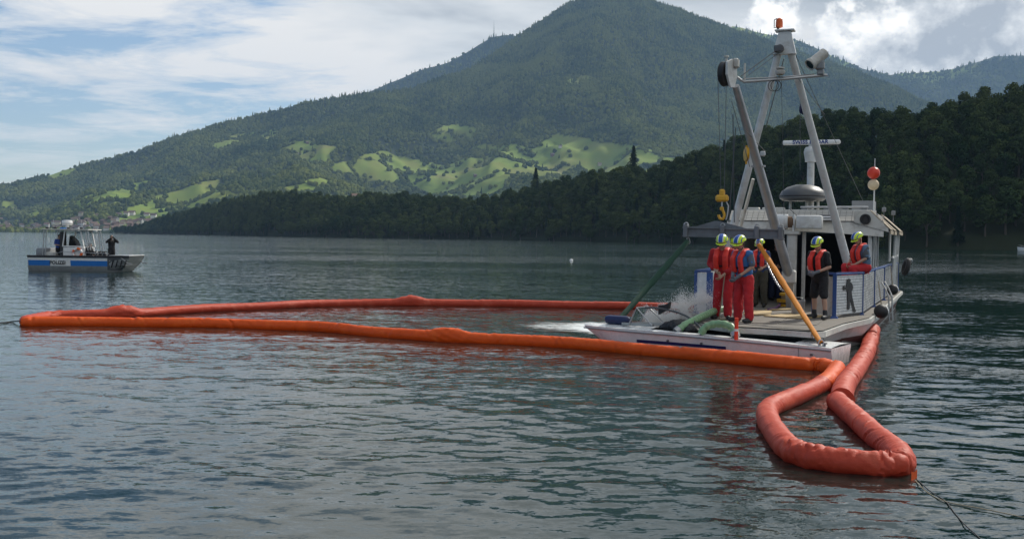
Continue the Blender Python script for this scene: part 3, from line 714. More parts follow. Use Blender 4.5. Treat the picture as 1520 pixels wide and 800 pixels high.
def catmull(pts, step):
    P = [Vector(p) for p in pts]; P = [P[0] * 2 - P[1]] + P + [P[-1] * 2 - P[-2]]; out = []
    for i in range(1, len(P) - 2):
        a, b, c, d = P[i - 1], P[i], P[i + 1], P[i + 2]; n = max(2, int((c - b).length / step))
        for j in range(n):
            t = j / n; out.append(0.5 * ((2 * b) + (c - a) * t + (2 * a - 5 * b + 4 * c - d) * t * t + (3 * b - a - 3 * c + d) * t ** 3))
    out.append(P[-2]); return out
def boom_section(pix, rad, material, root, label, step=0.05, lumps=(), seed=0, z=0.085, end0=1.0, end1=1.0, crease=0.45, fold=1.0, cw=0.026):
    """an inflated fabric tube afloat, creased at every webbing and folded at bends"""
    path = catmull([at_z(px, py, z) for px, py in pix], step); n = 32; r = random.Random(seed); mb = MB()
    s = [0.0]
    for a, b in zip(path, path[1:]): s.append(s[-1] + (b - a).length)
    total = s[-1]; creases = []; x = 0.2
    while x < total: creases.append((x, r.uniform(0, 6.28), r.uniform(0.4, 1.0), r.uniform(-0.10, 0.10))); x += crease * r.uniform(0.55, 1.5)
    lump_s = []
    for lp in lumps:
        w = at_z(lp[0], lp[1], z); k = min(range(len(path)), key=lambda i: (path[i] - w).length); lump_s.append((s[k], lp[2], lp[3]))
    dimples = []; x = 0.1
    while x < total: dimples.append((x, r.uniform(0.1, 3.0), r.uniform(0.5, 1.0), r.choice((-1, 1)) * r.uniform(0.5, 1.4), r.uniform(0.6, 1.6))); x += 0.20 * r.uniform(0.4, 1.8)
    rings = []; W_ = max(4, int(0.22 / step))
    for i, p in enumerate(path):
        d = (path[min(i + 2, len(path) - 1)] - path[max(i - 2, 0)]).normalized(); side = d.cross(Vector((0, 0, 1))).normalized(); up = side.cross(d)
        dA = (p - path[max(0, i - W_)]); dB = (path[min(len(path) - 1, i + W_)] - p); bend = 0.0
        if dA.length > 1e-4 and dB.length > 1e-4: bend = dA.normalized().cross(dB.normalized()).z
        e = 1.0
        if s[i] < 0.16: e *= end0 + (1 - end0) * (s[i] / 0.16) ** 0.5
        if total - s[i] < 0.16: e *= end1 + (1 - end1) * ((total - s[i]) / 0.16) ** 0.5
        near = [c for c in creases if abs(c[0] - s[i]) < 0.2]; nd = [c for c in dimples if abs(c[0] - s[i]) < 0.28]
        bk = min(1.0, abs(bend) * 1.6)
        ring = []
        for j in range(n):
            a = 2 * math.pi * j / n; q = rad * e
            for cs, ca, cd, slant in near:      # webbing seams: shallow, only part of the way round
                dd = s[i] - cs - slant * math.sin(a + ca); k = max(0, math.cos(a - ca)) ** 2
                q -= rad * 0.17 * cd * k * math.exp(-(dd / cw) ** 2); q += rad * 0.08 * cd * k * math.exp(-((dd - 2.2 * cw) / (1.6 * cw)) ** 2)
            for cs, ca, cd, tw, ln in nd:       # slanting dents in the fabric
                da = (a - ca + math.pi) % (2 * math.pi) - math.pi; u = (s[i] - cs) + tw * da * rad; v = da * rad - tw * (s[i] - cs) * 0.3
                g_ = math.exp(-(v / (0.11 * ln)) ** 2); q -= rad * 0.13 * cd * g_ * math.exp(-(u / 0.026) ** 2); q += rad * 0.07 * cd * g_ * math.exp(-((u - 0.055) / 0.035) ** 2)
            inner = 0.35 + 0.65 * max(0, math.cos(a) * (-1 if bend > 0 else 1)); top_ = max(0, math.sin(a)) ** 0.5
            ph = s[i] * 30 + a * 1.7 * (1 if bend > 0 else -1) + 2.5 * mnoise.noise(Vector((s[i] * 3, a, seed)))
            q *= 1 - fold * bk * (0.42 * (1 - abs(math.sin(ph))) ** 2.5 * max(inner, top_ * 0.7) - 0.05)
            q *= 1 + fold * bk * 0.07 * math.sin(s[i] * 19 - a * 3.1)
            pos = p + side * math.cos(a) + up * math.sin(a)
            q *= 1 + 0.035 * mnoise.noise(pos * 2.3 + Vector((seed, 0, 0))) + 0.03 * mnoise.noise(Vector((s[i] * 7, a * 2, seed)))
            topk = max(0, math.sin(a))
            for ls, lw, lh in lump_s:
                k = math.exp(-((s[i] - ls) / lw) ** 4); q *= 1 + k * lh * (topk ** 1.5) * (1 - 0.25 * abs((s[i] - ls) / lw)) + 0.09 * k * abs(math.sin(4 * a + s[i] * 9))
            wz = 0.010 * math.sin(s[i] * 1.7 + seed)
            ring.append(p + side * math.cos(a) * q + up * (math.sin(a) * q * 0.97) + Vector((0, 0, wz)))
        rings.append(ring)
    mb.loft(rings); o = mb.build('boom_section', material, root, smooth=32)
    if label: o['label'] = label
    return o, path
boom = thing('oil_boom', 'long inflated orange oil boom floating round the half sunken speedboat', 'oil boom')
FRONT = [(31, 479), (70, 478.5), (150, 478.5), (230, 480), (300, 480.5), (370, 482), (420, 484), (470, 486), (510, 489), (550, 493), (600, 497), (640, 500), (690, 502.5), (760, 505), (850, 511), (920, 517), (990, 523), (1060, 529.5), (1120, 535), (1180, 540), (1215, 542), (1236, 545)]
boom_section(FRONT, 0.152, M_BOOM_O, boom, 'bright orange run of boom in front of the speedboat', 0.03, [(665, 502, 0.42, 0.5)], 1, end0=0.55, end1=0.8, cw=0.05, crease=0.6)
boom_section([(1243, 546), (1240, 552), (1231, 562), (1222, 570)], 0.155, M_BOOM_O, boom, None, 0.03, (), 2, end0=0.7, end1=0.7)
boom_section([(34, 477), (70, 470), (120, 468), (180, 466.5), (250, 462), (330, 457.5), (400, 454.5), (470, 451.5), (540, 450), (610, 450), (700, 450.5), (800, 452), (900, 454), (960, 455), (1030, 456)], 0.150, M_BOOM_C, boom, 'faded coral run of boom behind the speedboat', 0.07, [(183, 466.5, 0.42, 0.75), (610, 450, 0.42, 0.7)], 3, end0=0.5, cw=0.06, crease=0.7)
boom_section([(1219, 571), (1202, 579), (1180, 589), (1158, 599), (1146, 604), (1139, 611), (1140, 622), (1149, 638), (1160, 655), (1168, 664), (1181, 672), (1205, 679), (1240, 684), (1280, 688), (1312, 690), (1330, 690), (1338, 684), (1335, 674), (1322, 662), (1300, 647), (1275, 625), (1243, 595)], 0.143, M_BOOM_C, boom, 'faded coral loop of boom bent back on itself', 0.02, (), 4, end0=1.16, end1=1.10, crease=0.9, fold=1.25)
boom_section([(1249, 593), (1252, 578), (1262, 560), (1276, 541), (1287, 522), (1292, 506), (1297, 489)], 0.168, M_BOOM_C, boom, 'faded coral boom end tied to the work boat', 0.025, (), 5, end0=1.12, end1=0.6, crease=0.6)
# tie flaps where the sections are laced together
def flap(px, py, z, w, h, rot, material):
    mb = MB(); c = at_z(px, py, z); pts = []
    for i in range(6):
        for j in range(3):
            u = (i / 5 - 0.5) * w; v = (j / 2 - 0.5) * h
            pts.append(c + Vector((u * math.cos(rot), u * math.sin(rot), v + 0.012 * math.sin(i * 1.1 + j))))
    fs = [(i * 3 + j, (i + 1) * 3 + j, (i + 1) * 3 + j + 1, i * 3 + j + 1) for i in range(5) for j in range(2)]
    mb.add(pts, fs); mb.build('tie_flap', material, boom, fix=False)
flap(1302, 495, 0.24, 0.16, 0.26, 1.2, M_BOOM_O)
flap(1357, 706, 0.03, 0.18, 0.10, 0.9, M_BOOM_O)

def line_thing(name, label, cat, pts, r, material, n=6, parent=None):
    mb = MB(); mb.tube([Vector(p) for p in pts], r, n); o = mb.build(name, material, parent)
    if parent is None: tag(o, label, cat)
    return o
line_thing('mooring_line', 'dark mooring line running from the tip of the boom', 'rope', catmull([at_z(px, py, z) for px, py, z in ((33, 476, 0.12), (20, 477, 0.03), (8, 478.5, 0.02), (-12, 480, 0.02), (-60, 482, 0.03))], 0.15), 0.018, M_DARKROPE)
line_thing('tow_line', 'black line dipping into the water beside the boom loop', 'rope', catmull([at_z(px, py, 0.008) for px, py in ((1362, 712), (1380, 728), (1404, 744), (1418, 762), (1434, 780), (1454, 798), (1480, 830))], 0.06), 0.0055, M_DARKROPE)
line_thing('tow_line', 'pale line trailing across the water beside the boom loop', 'rope', catmull([at_z(px, py, 0.012) for px, py in ((1358, 712), (1376, 730), (1404, 744), (1450, 753), (1490, 761), (1540, 772))], 0.08), 0.005, M_ROPE)

def rough_skin(mb, name, m, parent, voxel, wrinkle):
    """one draped, wrinkled skin over overlapping shapes"""
    me = mb.mesh(name, m, smooth=0); tmp = bpy.data.objects.new(name, me); COL.objects.link(tmp)
    md = tmp.modifiers.new('r', 'REMESH'); md.mode = 'VOXEL'; md.voxel_size = voxel
    out = bpy.data.meshes.new_from_object(tmp.evaluated_get(bpy.context.evaluated_depsgraph_get())); bpy.data.objects.remove(tmp); out.name = name
    if not out.materials: out.materials.append(m)
    for v in out.vertices: v.co += v.normal * wrinkle * (mnoise.noise(v.co * 7) + 0.6 * mnoise.noise(v.co * 17))
    out.polygons.foreach_set('use_smooth', [True] * len(out.polygons)); o = bpy.data.objects.new(name, out); COL.objects.link(o); o.parent = parent; return o
# ================================================================== the half sunken speedboat
B0 = at_d(858, 484, 23.55); B1 = at_d(1234, 517.5, 20.45)         # near gunwale, bow to stern
def build_speedboat():
    ax = Vector((B1.x - B0.x, B1.y - B0.y, 0)); LEN = ax.length; ax.normalize(); ac = Vector((-ax.y, ax.x, 0)) * 1.0   # away from the quay
    if ac.y < 0: ac = -ac
    root = thing('speedboat', 'half sunken white speedboat with navy stripe held in two lifting slings', 'motorboat', (B0.x, B0.y, 0))
    o0 = Vector((B0.x, B0.y, 0))
    def g(s): return B0.z * (1 - s) + B1.z * s + 0.03 * math.sin(math.pi * s)                # sheer line
    def beam(s): return 0.10 + 1.20 * min(1, (s / 0.42)) ** 0.55 - 0.18 * max(0, s - 0.6) ** 1.4
    def near_off(s): return 0.55 * max(0, (0.30 - s) / 0.30) ** 2                             # bow curves in to the stem
    def P(s, w, z):                     # w: 0 near gunwale .. 1 far gunwale
        b = beam(s); return ax * (s * LEN) + ac * (near_off(s) * 0.5 + w * b) + Vector((0, 0, z))
    S = [i / 36 for i in range(37)]
    hull = MB(); rings = []
    for s in S:
        z1 = g(s); b = beam(s); k = 1 - 0.35 * max(0, 0.25 - s) / 0.25
        low = -0.45 * min(1, s / 0.22 + 0.12) + 0.0
        shift = max(0, 0.16 - s) / 0.16 * 0.9       # raked stem: lower rings start further aft
        def Q(w, z, f): return P(s, w, z) + ax * shift * f
        rings.append([Q(0.0, z1, 0), Q(0.0, z1 - 0.05, 0.05), Q(0.035, z1 - 0.16, 0.25), Q(0.05, z1 * 0.35, 0.5), Q(0.14, low * 0.35, 0.75), Q(0.5, low, 1), Q(0.86, low * 0.35, 0.75), Q(0.95, z1 * 0.35, 0.5), Q(0.965, z1 - 0.16, 0.25), Q(1.0, z1 - 0.05, 0.05), Q(1.0, z1, 0)])
    hull.loft(rings, caps=False, closed=False)
    n = len(rings[0]); last = rings[-1]; hull.add(last, [tuple(range(n))]); hull.add(rings[0], [tuple(range(n))])
    h = hull.build('hull', M_WHITE_CLEAN, root, smooth=45)
    rub = MB(); rub.tube([P(s, 0, g(s) - 0.045) - ac * 0.012 for s in S], 0.016, 6); rub.tube([P(s, 1, g(s) - 0.045) + ac * 0.012 for s in S], 0.016, 6); rub.build('rub_rail', M_GREY, h)
    dk = MB()                           # foredeck, side decks and the sloping aft deck round an open cockpit
    def top(s, w): return P(s, w, g(s) + 0.05 * math.sin(math.pi * min(1, max(0, w))) * (0.6 if s > 0.35 else 1) + 0.006)
    def patch(s0, s1, w0, w1, ns, nw):
        pts = []
        for i in range(ns + 1):
            for j in range(nw + 1): pts.append(top(s0 + (s1 - s0) * i / ns, w0 + (w1 - w0) * j / nw))
        dk.add(pts, [(i * (nw + 1) + j, i * (nw + 1) + j + 1, (i + 1) * (nw + 1) + j + 1, (i + 1) * (nw + 1) + j) for i in range(ns) for j in range(nw)])
    patch(0.0, 0.30, 0, 1, 12, 8); patch(0.30, 0.86, 0, 0.15, 12, 2); patch(0.30, 0.86, 0.85, 1, 12, 2); patch(0.86, 1.0, 0, 1, 5, 8)
    dk.build('deck', M_WHITE_CLEAN, root, smooth=60, fix=False)
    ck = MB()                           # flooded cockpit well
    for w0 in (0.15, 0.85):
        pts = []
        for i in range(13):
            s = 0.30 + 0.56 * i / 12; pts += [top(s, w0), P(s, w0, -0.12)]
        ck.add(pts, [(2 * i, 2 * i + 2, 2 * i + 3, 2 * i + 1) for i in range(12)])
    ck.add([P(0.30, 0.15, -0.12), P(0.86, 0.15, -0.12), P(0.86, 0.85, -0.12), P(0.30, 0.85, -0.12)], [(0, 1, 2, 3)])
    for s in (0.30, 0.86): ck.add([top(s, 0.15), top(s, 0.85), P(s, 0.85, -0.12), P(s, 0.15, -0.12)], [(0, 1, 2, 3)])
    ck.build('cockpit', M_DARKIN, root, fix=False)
    st = MB()                           # navy stripe low on the near side
    pts = []
    for i in range(25):
        s = 0.255 + 0.36 * i / 24; t0 = 0.62 if i > 1 else 0.45
        for f in (0.57, 0.43): pts.append(P(s, 0.037 if f > 0.5 else 0.046, g(s) * f) - ac * 0.014 + ax * max(0, 0.16 - s) * 2)
    st.add(pts, [(2 * i, 2 * i + 2, 2 * i + 3, 2 * i + 1) for i in range(24)]); st.build('stripe', mat('navy_stripe', (0.012, 0.018, 0.09), 0.35), h, fix=False)
    cs = MB(); pts = []
    for i in range(17):
        s = 0.57 + 0.25 * i / 16; pts += [top(s, 0.86) + Vector((0, 0, 0.012)), top(s, 0.99) + Vector((0, 0, 0.02))]
    cs.add(pts, [(2 * i, 2 * i + 2, 2 * i + 3, 2 * i + 1) for i in range(16)]); cs.build('coaming_pad', mat('navy_vinyl', (0.01, 0.014, 0.045), 0.5), root, fix=False)
    for s, w in ((0.385, 0.03), (0.52, 0.03), (0.93, 0.02)):
        f = MB(); c = P(s, w, g(s) * (0.62 if s < 0.9 else 0.55)); f.cyl(c - ac * 0.035, c + ac * 0.02, 0.022, 0.022, 12); f.build('through_hull_fitting', M_DARKSTEEL, h)
    sm = MB(); sm.bar(P(0.885, 0.0, g(0.885) - 0.03) - ac * 0.006, P(0.885, 0.045, 0.05) - ac * 0.008, 0.008, 0.012); sm.build('panel_seam', M_GREY, h)
    # folded windscreen frame, roll bar and engine box
    for w in (0.22, 0.78):
        ws = MB(); ws.tube([top(0.20, w) + Vector((0, 0, 0.03)), top(0.235, w) + Vector((0, 0, 0.42)), top(0.30, w) + Vector((0, 0, 0.07))], 0.017, 7); ws.build('windscreen_frame', M_STEEL, root)
    ws = MB(); ws.tube([top(0.235, 0.22) + Vector((0, 0, 0.42)), top(0.235, 0.78) + Vector((0, 0, 0.42))], 0.017, 7); ws.build('windscreen_frame', M_STEEL, root)
    fr = MB(); fr.bar(top(0.17, 0.25) + Vector((0, 0, 0.055)), top(0.30, 0.28) + Vector((0, 0, 0.055)), 0.05, 0.05); fr.bar(top(0.17, 0.7) + Vector((0, 0, 0.055)), top(0.30, 0.7) + Vector((0, 0, 0.055)), 0.05, 0.05); fr.build('windscreen_base', M_ALU, root)
    gp = MB(); gp.add([top(0.205, 0.25) + Vector((0, 0, 0.06)), top(0.205, 0.75) + Vector((0, 0, 0.06)), top(0.233, 0.76) + Vector((0, 0, 0.40)), top(0.233, 0.24) + Vector((0, 0, 0.40))], [(0, 1, 2, 3)])
    gm = bpy.data.materials.new('clear_screen'); gm.use_nodes = True; gb = gm.node_tree.nodes['Principled BSDF']; gb.inputs['Transmission Weight'].default_value = 1; gb.inputs['Roughness'].default_value = 0.08; gb.inputs['IOR'].default_value = 1.05; gb.inputs['Base Color'].default_value = (0.85, 0.9, 0.9, 1)
    gp.build('windscreen_pane', gm, root, fix=False)
    rb = MB(); pts = [top(0.245, 0.5) + Vector((0, 0, 0.40)), top(0.30, 0.5) + Vector((0, 0, 0.40)), top(0.36, 0.5) + Vector((0, 0, 0.37)), top(0.41, 0.5) + Vector((0, 0, 0.28)), top(0.455, 0.5) + Vector((0, 0, 0.12)), top(0.475, 0.5) + Vector((0, 0, 0.0))]
    rb.tube(catmull(pts, 0.05), 0.022, 8); rb.build('roll_bar', M_DARKSTEEL, root)
    lm = MB(); c = top(0.315, 0.5) + Vector((0, 0, 0.42)); lm.prism([c + ax * -0.10 + Vector((0, 0, -0.16)), c + ax * 0.14 + Vector((0, 0, -0.02)), c + ax * 0.16 + Vector((0, 0, 0.12)), c + ax * 0.05 + Vector((0, 0, 0.06)), c + ax * -0.10 + Vector((0, 0, 0.04))], ac * 0.10); lm.build('lamp_bracket', M_BLACK, root)
    en = MB(); c = top(0.385, 0.45); rz_ = Matrix.Rotation(math.atan2(ax.y, ax.x), 3, 'Z')
    for dx, dy, dz, rx in ((0, 0, 0.05, 0.26), (-0.20, 0.05, 0.03, 0.22), (0.22, -0.04, 0.02, 0.22), (0.05, 0.12, 0.10, 0.18), (-0.32, 0, 0.0, 0.16), (0.36, 0.05, -0.01, 0.14)): en.sph(c + ax * dx + ac * dy + Vector((0, 0, dz)), (rx, rx * 0.9, rx * 0.62), 14, 9, rz_)
    rough_skin(en, 'engine_cover', M_BLACK, root, 0.022, 0.030)
    cl = MB(); c = top(0.95, 0.12); cl.cyl(c, c + Vector((0, 0, 0.05)), 0.025); cl.cyl(c + ax * 0.1, c + ax * 0.1 + Vector((0, 0, 0.05)), 0.025); cl.bar(c + Vector((0, 0, 0.05)) - ax * 0.05, c + ax * 0.15 + Vector((0, 0, 0.05)), 0.03, 0.025); cl.build('cleat', M_DARKSTEEL, root)
    return root, P, top, ax, ac
speedboat, SP, STOP, SAX, SAC = build_speedboat()
SO = Vector((B0.x, B0.y, 0))
def sb(s, w, dz=0.0): return SO + STOP(s, w) + Vector((0, 0, dz))
# blue fender lashed over the foredeck
mb = MB(); c = sb(0.135, 0.45, 0.10)
mb.tube([c - SAX * 0.30, c - SAX * 0.27, c - SAX * 0.2, c + SAX * 0.2, c + SAX * 0.27, c + SAX * 0.30], [0.05, 0.085, 0.10, 0.10, 0.085, 0.05], 14)
tag(mb.build('boat_fender', mat('dark_blue_vinyl', (0.012, 0.022, 0.085), 0.45, vary=0.2)), 'dark blue cylindrical fender lying on the speedboat foredeck', 'fender')

# ================================================================== spreader beam, slings and hook
SPR0 = at_d(1014, 344, 25.5); SPR1 = at_d(1164, 348, 24.5)
def build_spreader():
    d = (SPR1 - SPR0).normalized(); root = thing('spreader_beam', 'grey steel lifting beam hanging from the yellow hook above the speedboat', 'lifting beam', (SPR0 + SPR1) / 2)
    o = (SPR0 + SPR1) / 2; a = SPR0 - o; b = SPR1 - o; u = Vector((0, 0, 1))
    for nm, dz, w, h in (('web', 0, 0.03, 0.17), ('flange', 0.1, 0.14, 0.025), ('flange', -0.1, 0.14, 0.025)):
        mb = MB(); mb.bar(a + u * dz, b + u * dz, w, h); mb.build(nm, M_GREYBEAM, root)
    for f in (0.03, 0.40, 0.74, 0.97):
        mb = MB(); c = a.lerp(b, f); mb.rbox(c + u * 0.02, (0.11, 0.17, 0.30), 0.015, Matrix.Rotation(math.atan2(d.y, d.x), 3, 'Z')); lug = mb.build('lug', M_GREYBEAM, root)
        mb = MB(); mb.tube([c + u * 0.16 + d * 0.05 * math.cos(t) + u * 0.055 * math.sin(t) for t in [math.pi * j / 8 for j in range(9)]], 0.016, 6); mb.build('shackle', M_STEEL, lug)
    mb = MB(); c = a.lerp(b, 0.36)
    mb.prism([c + u * 0.112 - d * 0.75, c + u * 0.112 + d * 0.65, c + u * 0.145 + d * 0.55, c + u * 0.27 - d * 0.02, c + u * 0.27 - d * 0.10, c + u * 0.145 - d * 0.5], Vector((-d.y, d.x, 0)) * 0.03); mb.build('gusset', M_GREYBEAM, root)
    return root
build_spreader()
def sling(label, p0, p1, material, w=0.145):
    d = (p1 - p0).normalized(); root = thing('lifting_sling', label, 'sling', p0)
    mb = MB(); s = d.cross(Vector((0, 1, 0))).normalized(); r = []
    n = 26; e = p1 - p0
    for i in range(n + 1):
        t = i / n; c = e * t; ww = w * (0.8 + 0.25 * math.sin(math.pi * t) + 0.08 * math.sin(i * 1.9)); tw = 0.25 * math.sin(t * 5)
        a = s * math.cos(tw) + d.cross(s) * math.sin(tw); b = d.cross(a)
        r.append([c + a * ww / 2 * math.cos(q) + b * 0.04 * math.sin(q) for q in [6.283 * j / 10 for j in range(10)]])
    mb.loft(r); mb.build('webbing', material, root)
    for c in (Vector((0, 0, 0)), e):
        mb = MB(); mb.tube([c + Vector((0, 0, 0.0)) - d * 0.03 * (1 if c.length == 0 else -1) + s * 0.05 * math.cos(q) + Vector((0, 0, 1)) * 0.07 * math.sin(q) for q in [6.283 * j / 12 for j in range(12)]], 0.014, 6, closed=True); mb.build('shackle', M_STEEL, root)
    return root
g0 = SPR0.lerp(SPR1, 0.05) + Vector((0, 0, -0.22)); g1 = sb(0.135, 0.55, 0.10)
sling('taut dark green lifting sling down to the speedboat bow', g0, g1, M_SLING_G)
y0 = SPR0.lerp(SPR1, 0.76) + Vector((0, 0, -0.25)); y1 = sb(0.955, 0.10, 0.07)
sling('taut yellow lifting sling down to the speedboat stern', y0, y1, M_SLING_Y, 0.125)
# chain hanging beside the yellow sling
def build_chain():
    pts = catmull([y0 + (y1 - y0) * 0.06 + Vector((0.03, 0.05, 0)), y0 + (y1 - y0) * 0.2 + Vector((0.02, 0.12, -0.16)), y0 + (y1 - y0) * 0.42 + Vector((0.0, 0.1, -0.16)), y0 + (y1 - y0) * 0.52 + Vector((0.03, 0.04, 0.02))], 0.055)
    mb = MB()
    for i, (a, b) in enumerate(zip(pts, pts[1:])):
        d, s, u = perp_frame(b - a); v = s if i % 2 else u; c = (a + b) / 2
        mb.tube([c + d * 0.042 * math.cos(q) + v * 0.022 * math.sin(q) for q in [6.283 * j / 8 for j in range(8)]], 0.008, 5, closed=True)
    tag(mb.build('steel_chain', M_STEEL), 'slack steel chain looped beside the yellow sling', 'chain')
build_chain()

# ================================================================== the work boat with its lifting gear
TH = R(21)
def BW(x, y, z=0.0): return Vector((x * math.cos(TH) + y * math.sin(TH), -x * math.sin(TH) + y * math.cos(TH), z))
def BL(p): return Vector((p.x * math.cos(TH) - p.y * math.sin(TH), p.x * math.sin(TH) + p.y * math.cos(TH), p.z))
def bz(px, py, z): return BL(at_z(px, py, z))
def bd(px, py, D): return BL(at_d(px, py, D))
ZD = 0.62
wb = thing('work_boat', 'white flat work boat with open deck, cabin, white tripod mast and crane boom', 'work boat', (0, 0, 0), -TH)
def P_(mb, name, m, parent=None, **kw): return mb.build(name, m, parent if parent is not None else wb, **kw)
OUT = [(-5.25, 41.6), (-5.25, 34), (-5.25, 25.6), tuple(bz(1036, 478, ZD))[:2], tuple(bz(1062, 481, ZD))[:2], tuple(bz(1095, 485, ZD))[:2], tuple(bd(1150, 488.5, 21.55))[:2], tuple(bd(1205, 492.5, 21.05))[:2], tuple(bd(1222, 493, 21.25))[:2], (-1.62, 24.2), (-1.2, 26.3), (-0.98, 34), (-0.80, 41.6)]
# hull
mb = MB(); ring0 = [Vector((x, y, ZD - 0.02)) for x, y in OUT]; cx = -3.15
def inset(x, y, k, rake): return (cx + (x - cx) * k, y + (rake * max(0, (26.5 - y)) / 5.0))
ring1 = [Vector((*inset(x, y, 0.985, 0.25), ZD - 0.14)) for x, y in OUT]
ring2 = [Vector((*inset(x, y, 0.93, 1.8), 0.20)) for x, y in OUT]; ring3 = [Vector((*inset(x, y, 0.88, 3.2), -0.35)) for x, y in OUT]
mb.loft([ring0, ring1, ring2, ring3]); hull_w = P_(mb, 'hull', M_WHITE, smooth=30)
mb = MB(); mb.loft([[Vector((*inset(x, y, 0.938, 1.66), 0.235)) for x, y in OUT], [Vector((*inset(x, y, 0.918, 2.3), 0.03)) for x, y in OUT]], caps=False); P_(mb, 'waterline_band', M_HULLRED, hull_w)
mb = MB(); pr = [Vector((x, y, ZD - 0.075)) for x, y in OUT]
for a, b in zip(pr, pr[1:] + pr[:1]): mb.bar(a, b, 0.09, 0.105)
P_(mb, 'rub_rail', M_CREAM, hull_w)
mb = MB(); mb.add([Vector((x, y, ZD + 0.004)) for x, y in OUT], [tuple(range(len(OUT)))]); P_(mb, 'deck', M_DECK, smooth=0)
# deck plates laid over the fore part
for i, (x0, x1, y0, y1) in enumerate(((-4.6, -3.75, 24.0, 27.8), (-3.73, -2.9, 23.2, 27.8), (-2.88, -2.1, 23.2, 27.8))):
    mb = MB(); mb.box(((x0 + x1) / 2, (y0 + y1) / 2, ZD + 0.010), (x1 - x0, y1 - y0, 0.010)); P_(mb, 'deck_plate', M_DECK)
# bulwark panels
def panel(a, b, h, m, parent_name, net=True, slats=11, cols=0):
    a = Vector((*a, ZD)); b = Vector((*b, ZD)); d = (b - a).normalized(); s = Vector((d.y, -d.x, 0)); up = Vector((0, 0, 1))
    mb = MB(); mb.bar(a + up * (h / 2 + 0.02) + d * 0.03, b + up * (h / 2 + 0.02) - d * 0.03, 0.02, h - 0.10, up); pn = P_(mb, parent_name, m)
    if net:
        mb = MB(); L_ = (b - a).length
        for i in range(slats):
            z = 0.08 + (h - 0.14) * i / (slats - 1)
            mb.bar(a + up * z + s * 0.016 + d * 0.04, b + up * z + s * 0.016 - d * 0.04, 0.010, 0.011, up)
        for i in range(cols): 
            c = a.lerp(b, (i + 0.5) / cols); mb.bar(c + up * 0.06 + s * 0.024, c + up * (h - 0.06) + s * 0.024, 0.010, 0.010, d)
        P_(mb, 'net', M_GREY, pn, smooth=0)
    return pn, a, b, d, s
def post(p, h, w=0.07, m=None):
    mb = MB(); mb.box((p[0], p[1], ZD + h / 2), (w, w, h)); mb.box((p[0], p[1], ZD + 0.03), (w * 2.1, w * 2.1, 0.05), taper=0.6); return P_(mb, 'rail_post', m or M_BLUE)
def top_rail(a, b, h, m=None):
    mb = MB(); mb.bar(Vector((*a, ZD + h)), Vector((*b, ZD + h)), 0.06, 0.05); return P_(mb, 'top_rail', m or M_BLUE)
RA = (-2.42, 25.95); RBp = (-1.93, 25.62); RC = (-1.40, 27.1)
panel(RA, RBp, 0.98, M_CREAM, 'bulwark_panel', net=False); dpn, da, db, dd, ds = panel(RBp, RC, 1.0, M_WHITE_CLEAN, 'bulwark_panel', slats=14)
side_pts = [RC, (-1.30, 30.6), (-1.18, 34.3), (-1.08, 38.0), (-0.95, 41.4)]
for a, b in zip(side_pts, side_pts[1:]): panel(a, b, 1.0, M_WHITE_CLEAN, 'bulwark_panel', slats=14, cols=9)
for p in (RA, RBp, RC): post(p, 1.02, 0.085 if p != RC else 0.05)
for p in side_pts[1:]: post(p, 1.02, 0.09)
for a, b in zip([RA, RBp] + side_pts, [RBp] + side_pts): top_rail(a, b, 1.02)
LA = (-5.1, 25.55); LB = (-4.72, 25.25); lside = [LA, (-5.12, 29.5), (-5.12, 34), (-5.12, 41.4)]
panel(LB, LA, 1.0, M_WHITE_CLEAN, 'bulwark_panel', slats=14)
for a, b in zip(lside, lside[1:]): panel(b, a, 1.0, M_WHITE_CLEAN, 'bulwark_panel', slats=14, cols=9)
post(LB, 1.0, 0.13); [post(p, 1.02, 0.08) for p in lside]
top_rail(LB, LA, 1.02); [top_rail(a, b, 1.02) for a, b in zip(lside, lside[1:])]
# diver silhouette on the bow panel
def diver():
    sh = [(0.02, 0.93), (0.055, 0.915), (0.06, 0.87), (0.045, 0.845), (0.09, 0.80), (0.115, 0.70), (0.10, 0.62), (0.085, 0.60), (0.09, 0.52), (0.105, 0.42), (0.13, 0.30), (0.145, 0.20), (0.175, 0.10), (0.185, 0.05), (0.15, 0.035), (0.12, 0.08), (0.115, 0.17), (0.085, 0.27), (0.06, 0.38), (0.05, 0.30), (0.055, 0.21), (0.05, 0.14), (0.03, 0.12), (0.0, 0.14), (0.0, 0.20), (0.012, 0.30), (0.0, 0.42), (0.0, 0.55), (-0.01, 0.62), (-0.03, 0.66), (-0.075, 0.63), (-0.10, 0.68), (-0.085, 0.75), (-0.06, 0.76), (-0.065, 0.70), (-0.03, 0.73), (-0.02, 0.80), (-0.005, 0.845), (-0.02, 0.87), (-0.01, 0.915)]
    c = Vector((*RBp, ZD)).lerp(Vector((*RC, ZD)), 0.46); mb = MB()
    mb.prism([c + dd * (x * 2.7 - 0.08) + Vector((0, 0, 0.06 + z * 0.9)) + ds * 0.026 for x, z in sh], ds * 0.006); P_(mb, 'diver_emblem', mat('black_print', (0.012, 0.012, 0.014), 0.6), dpn, smooth=0)
diver()
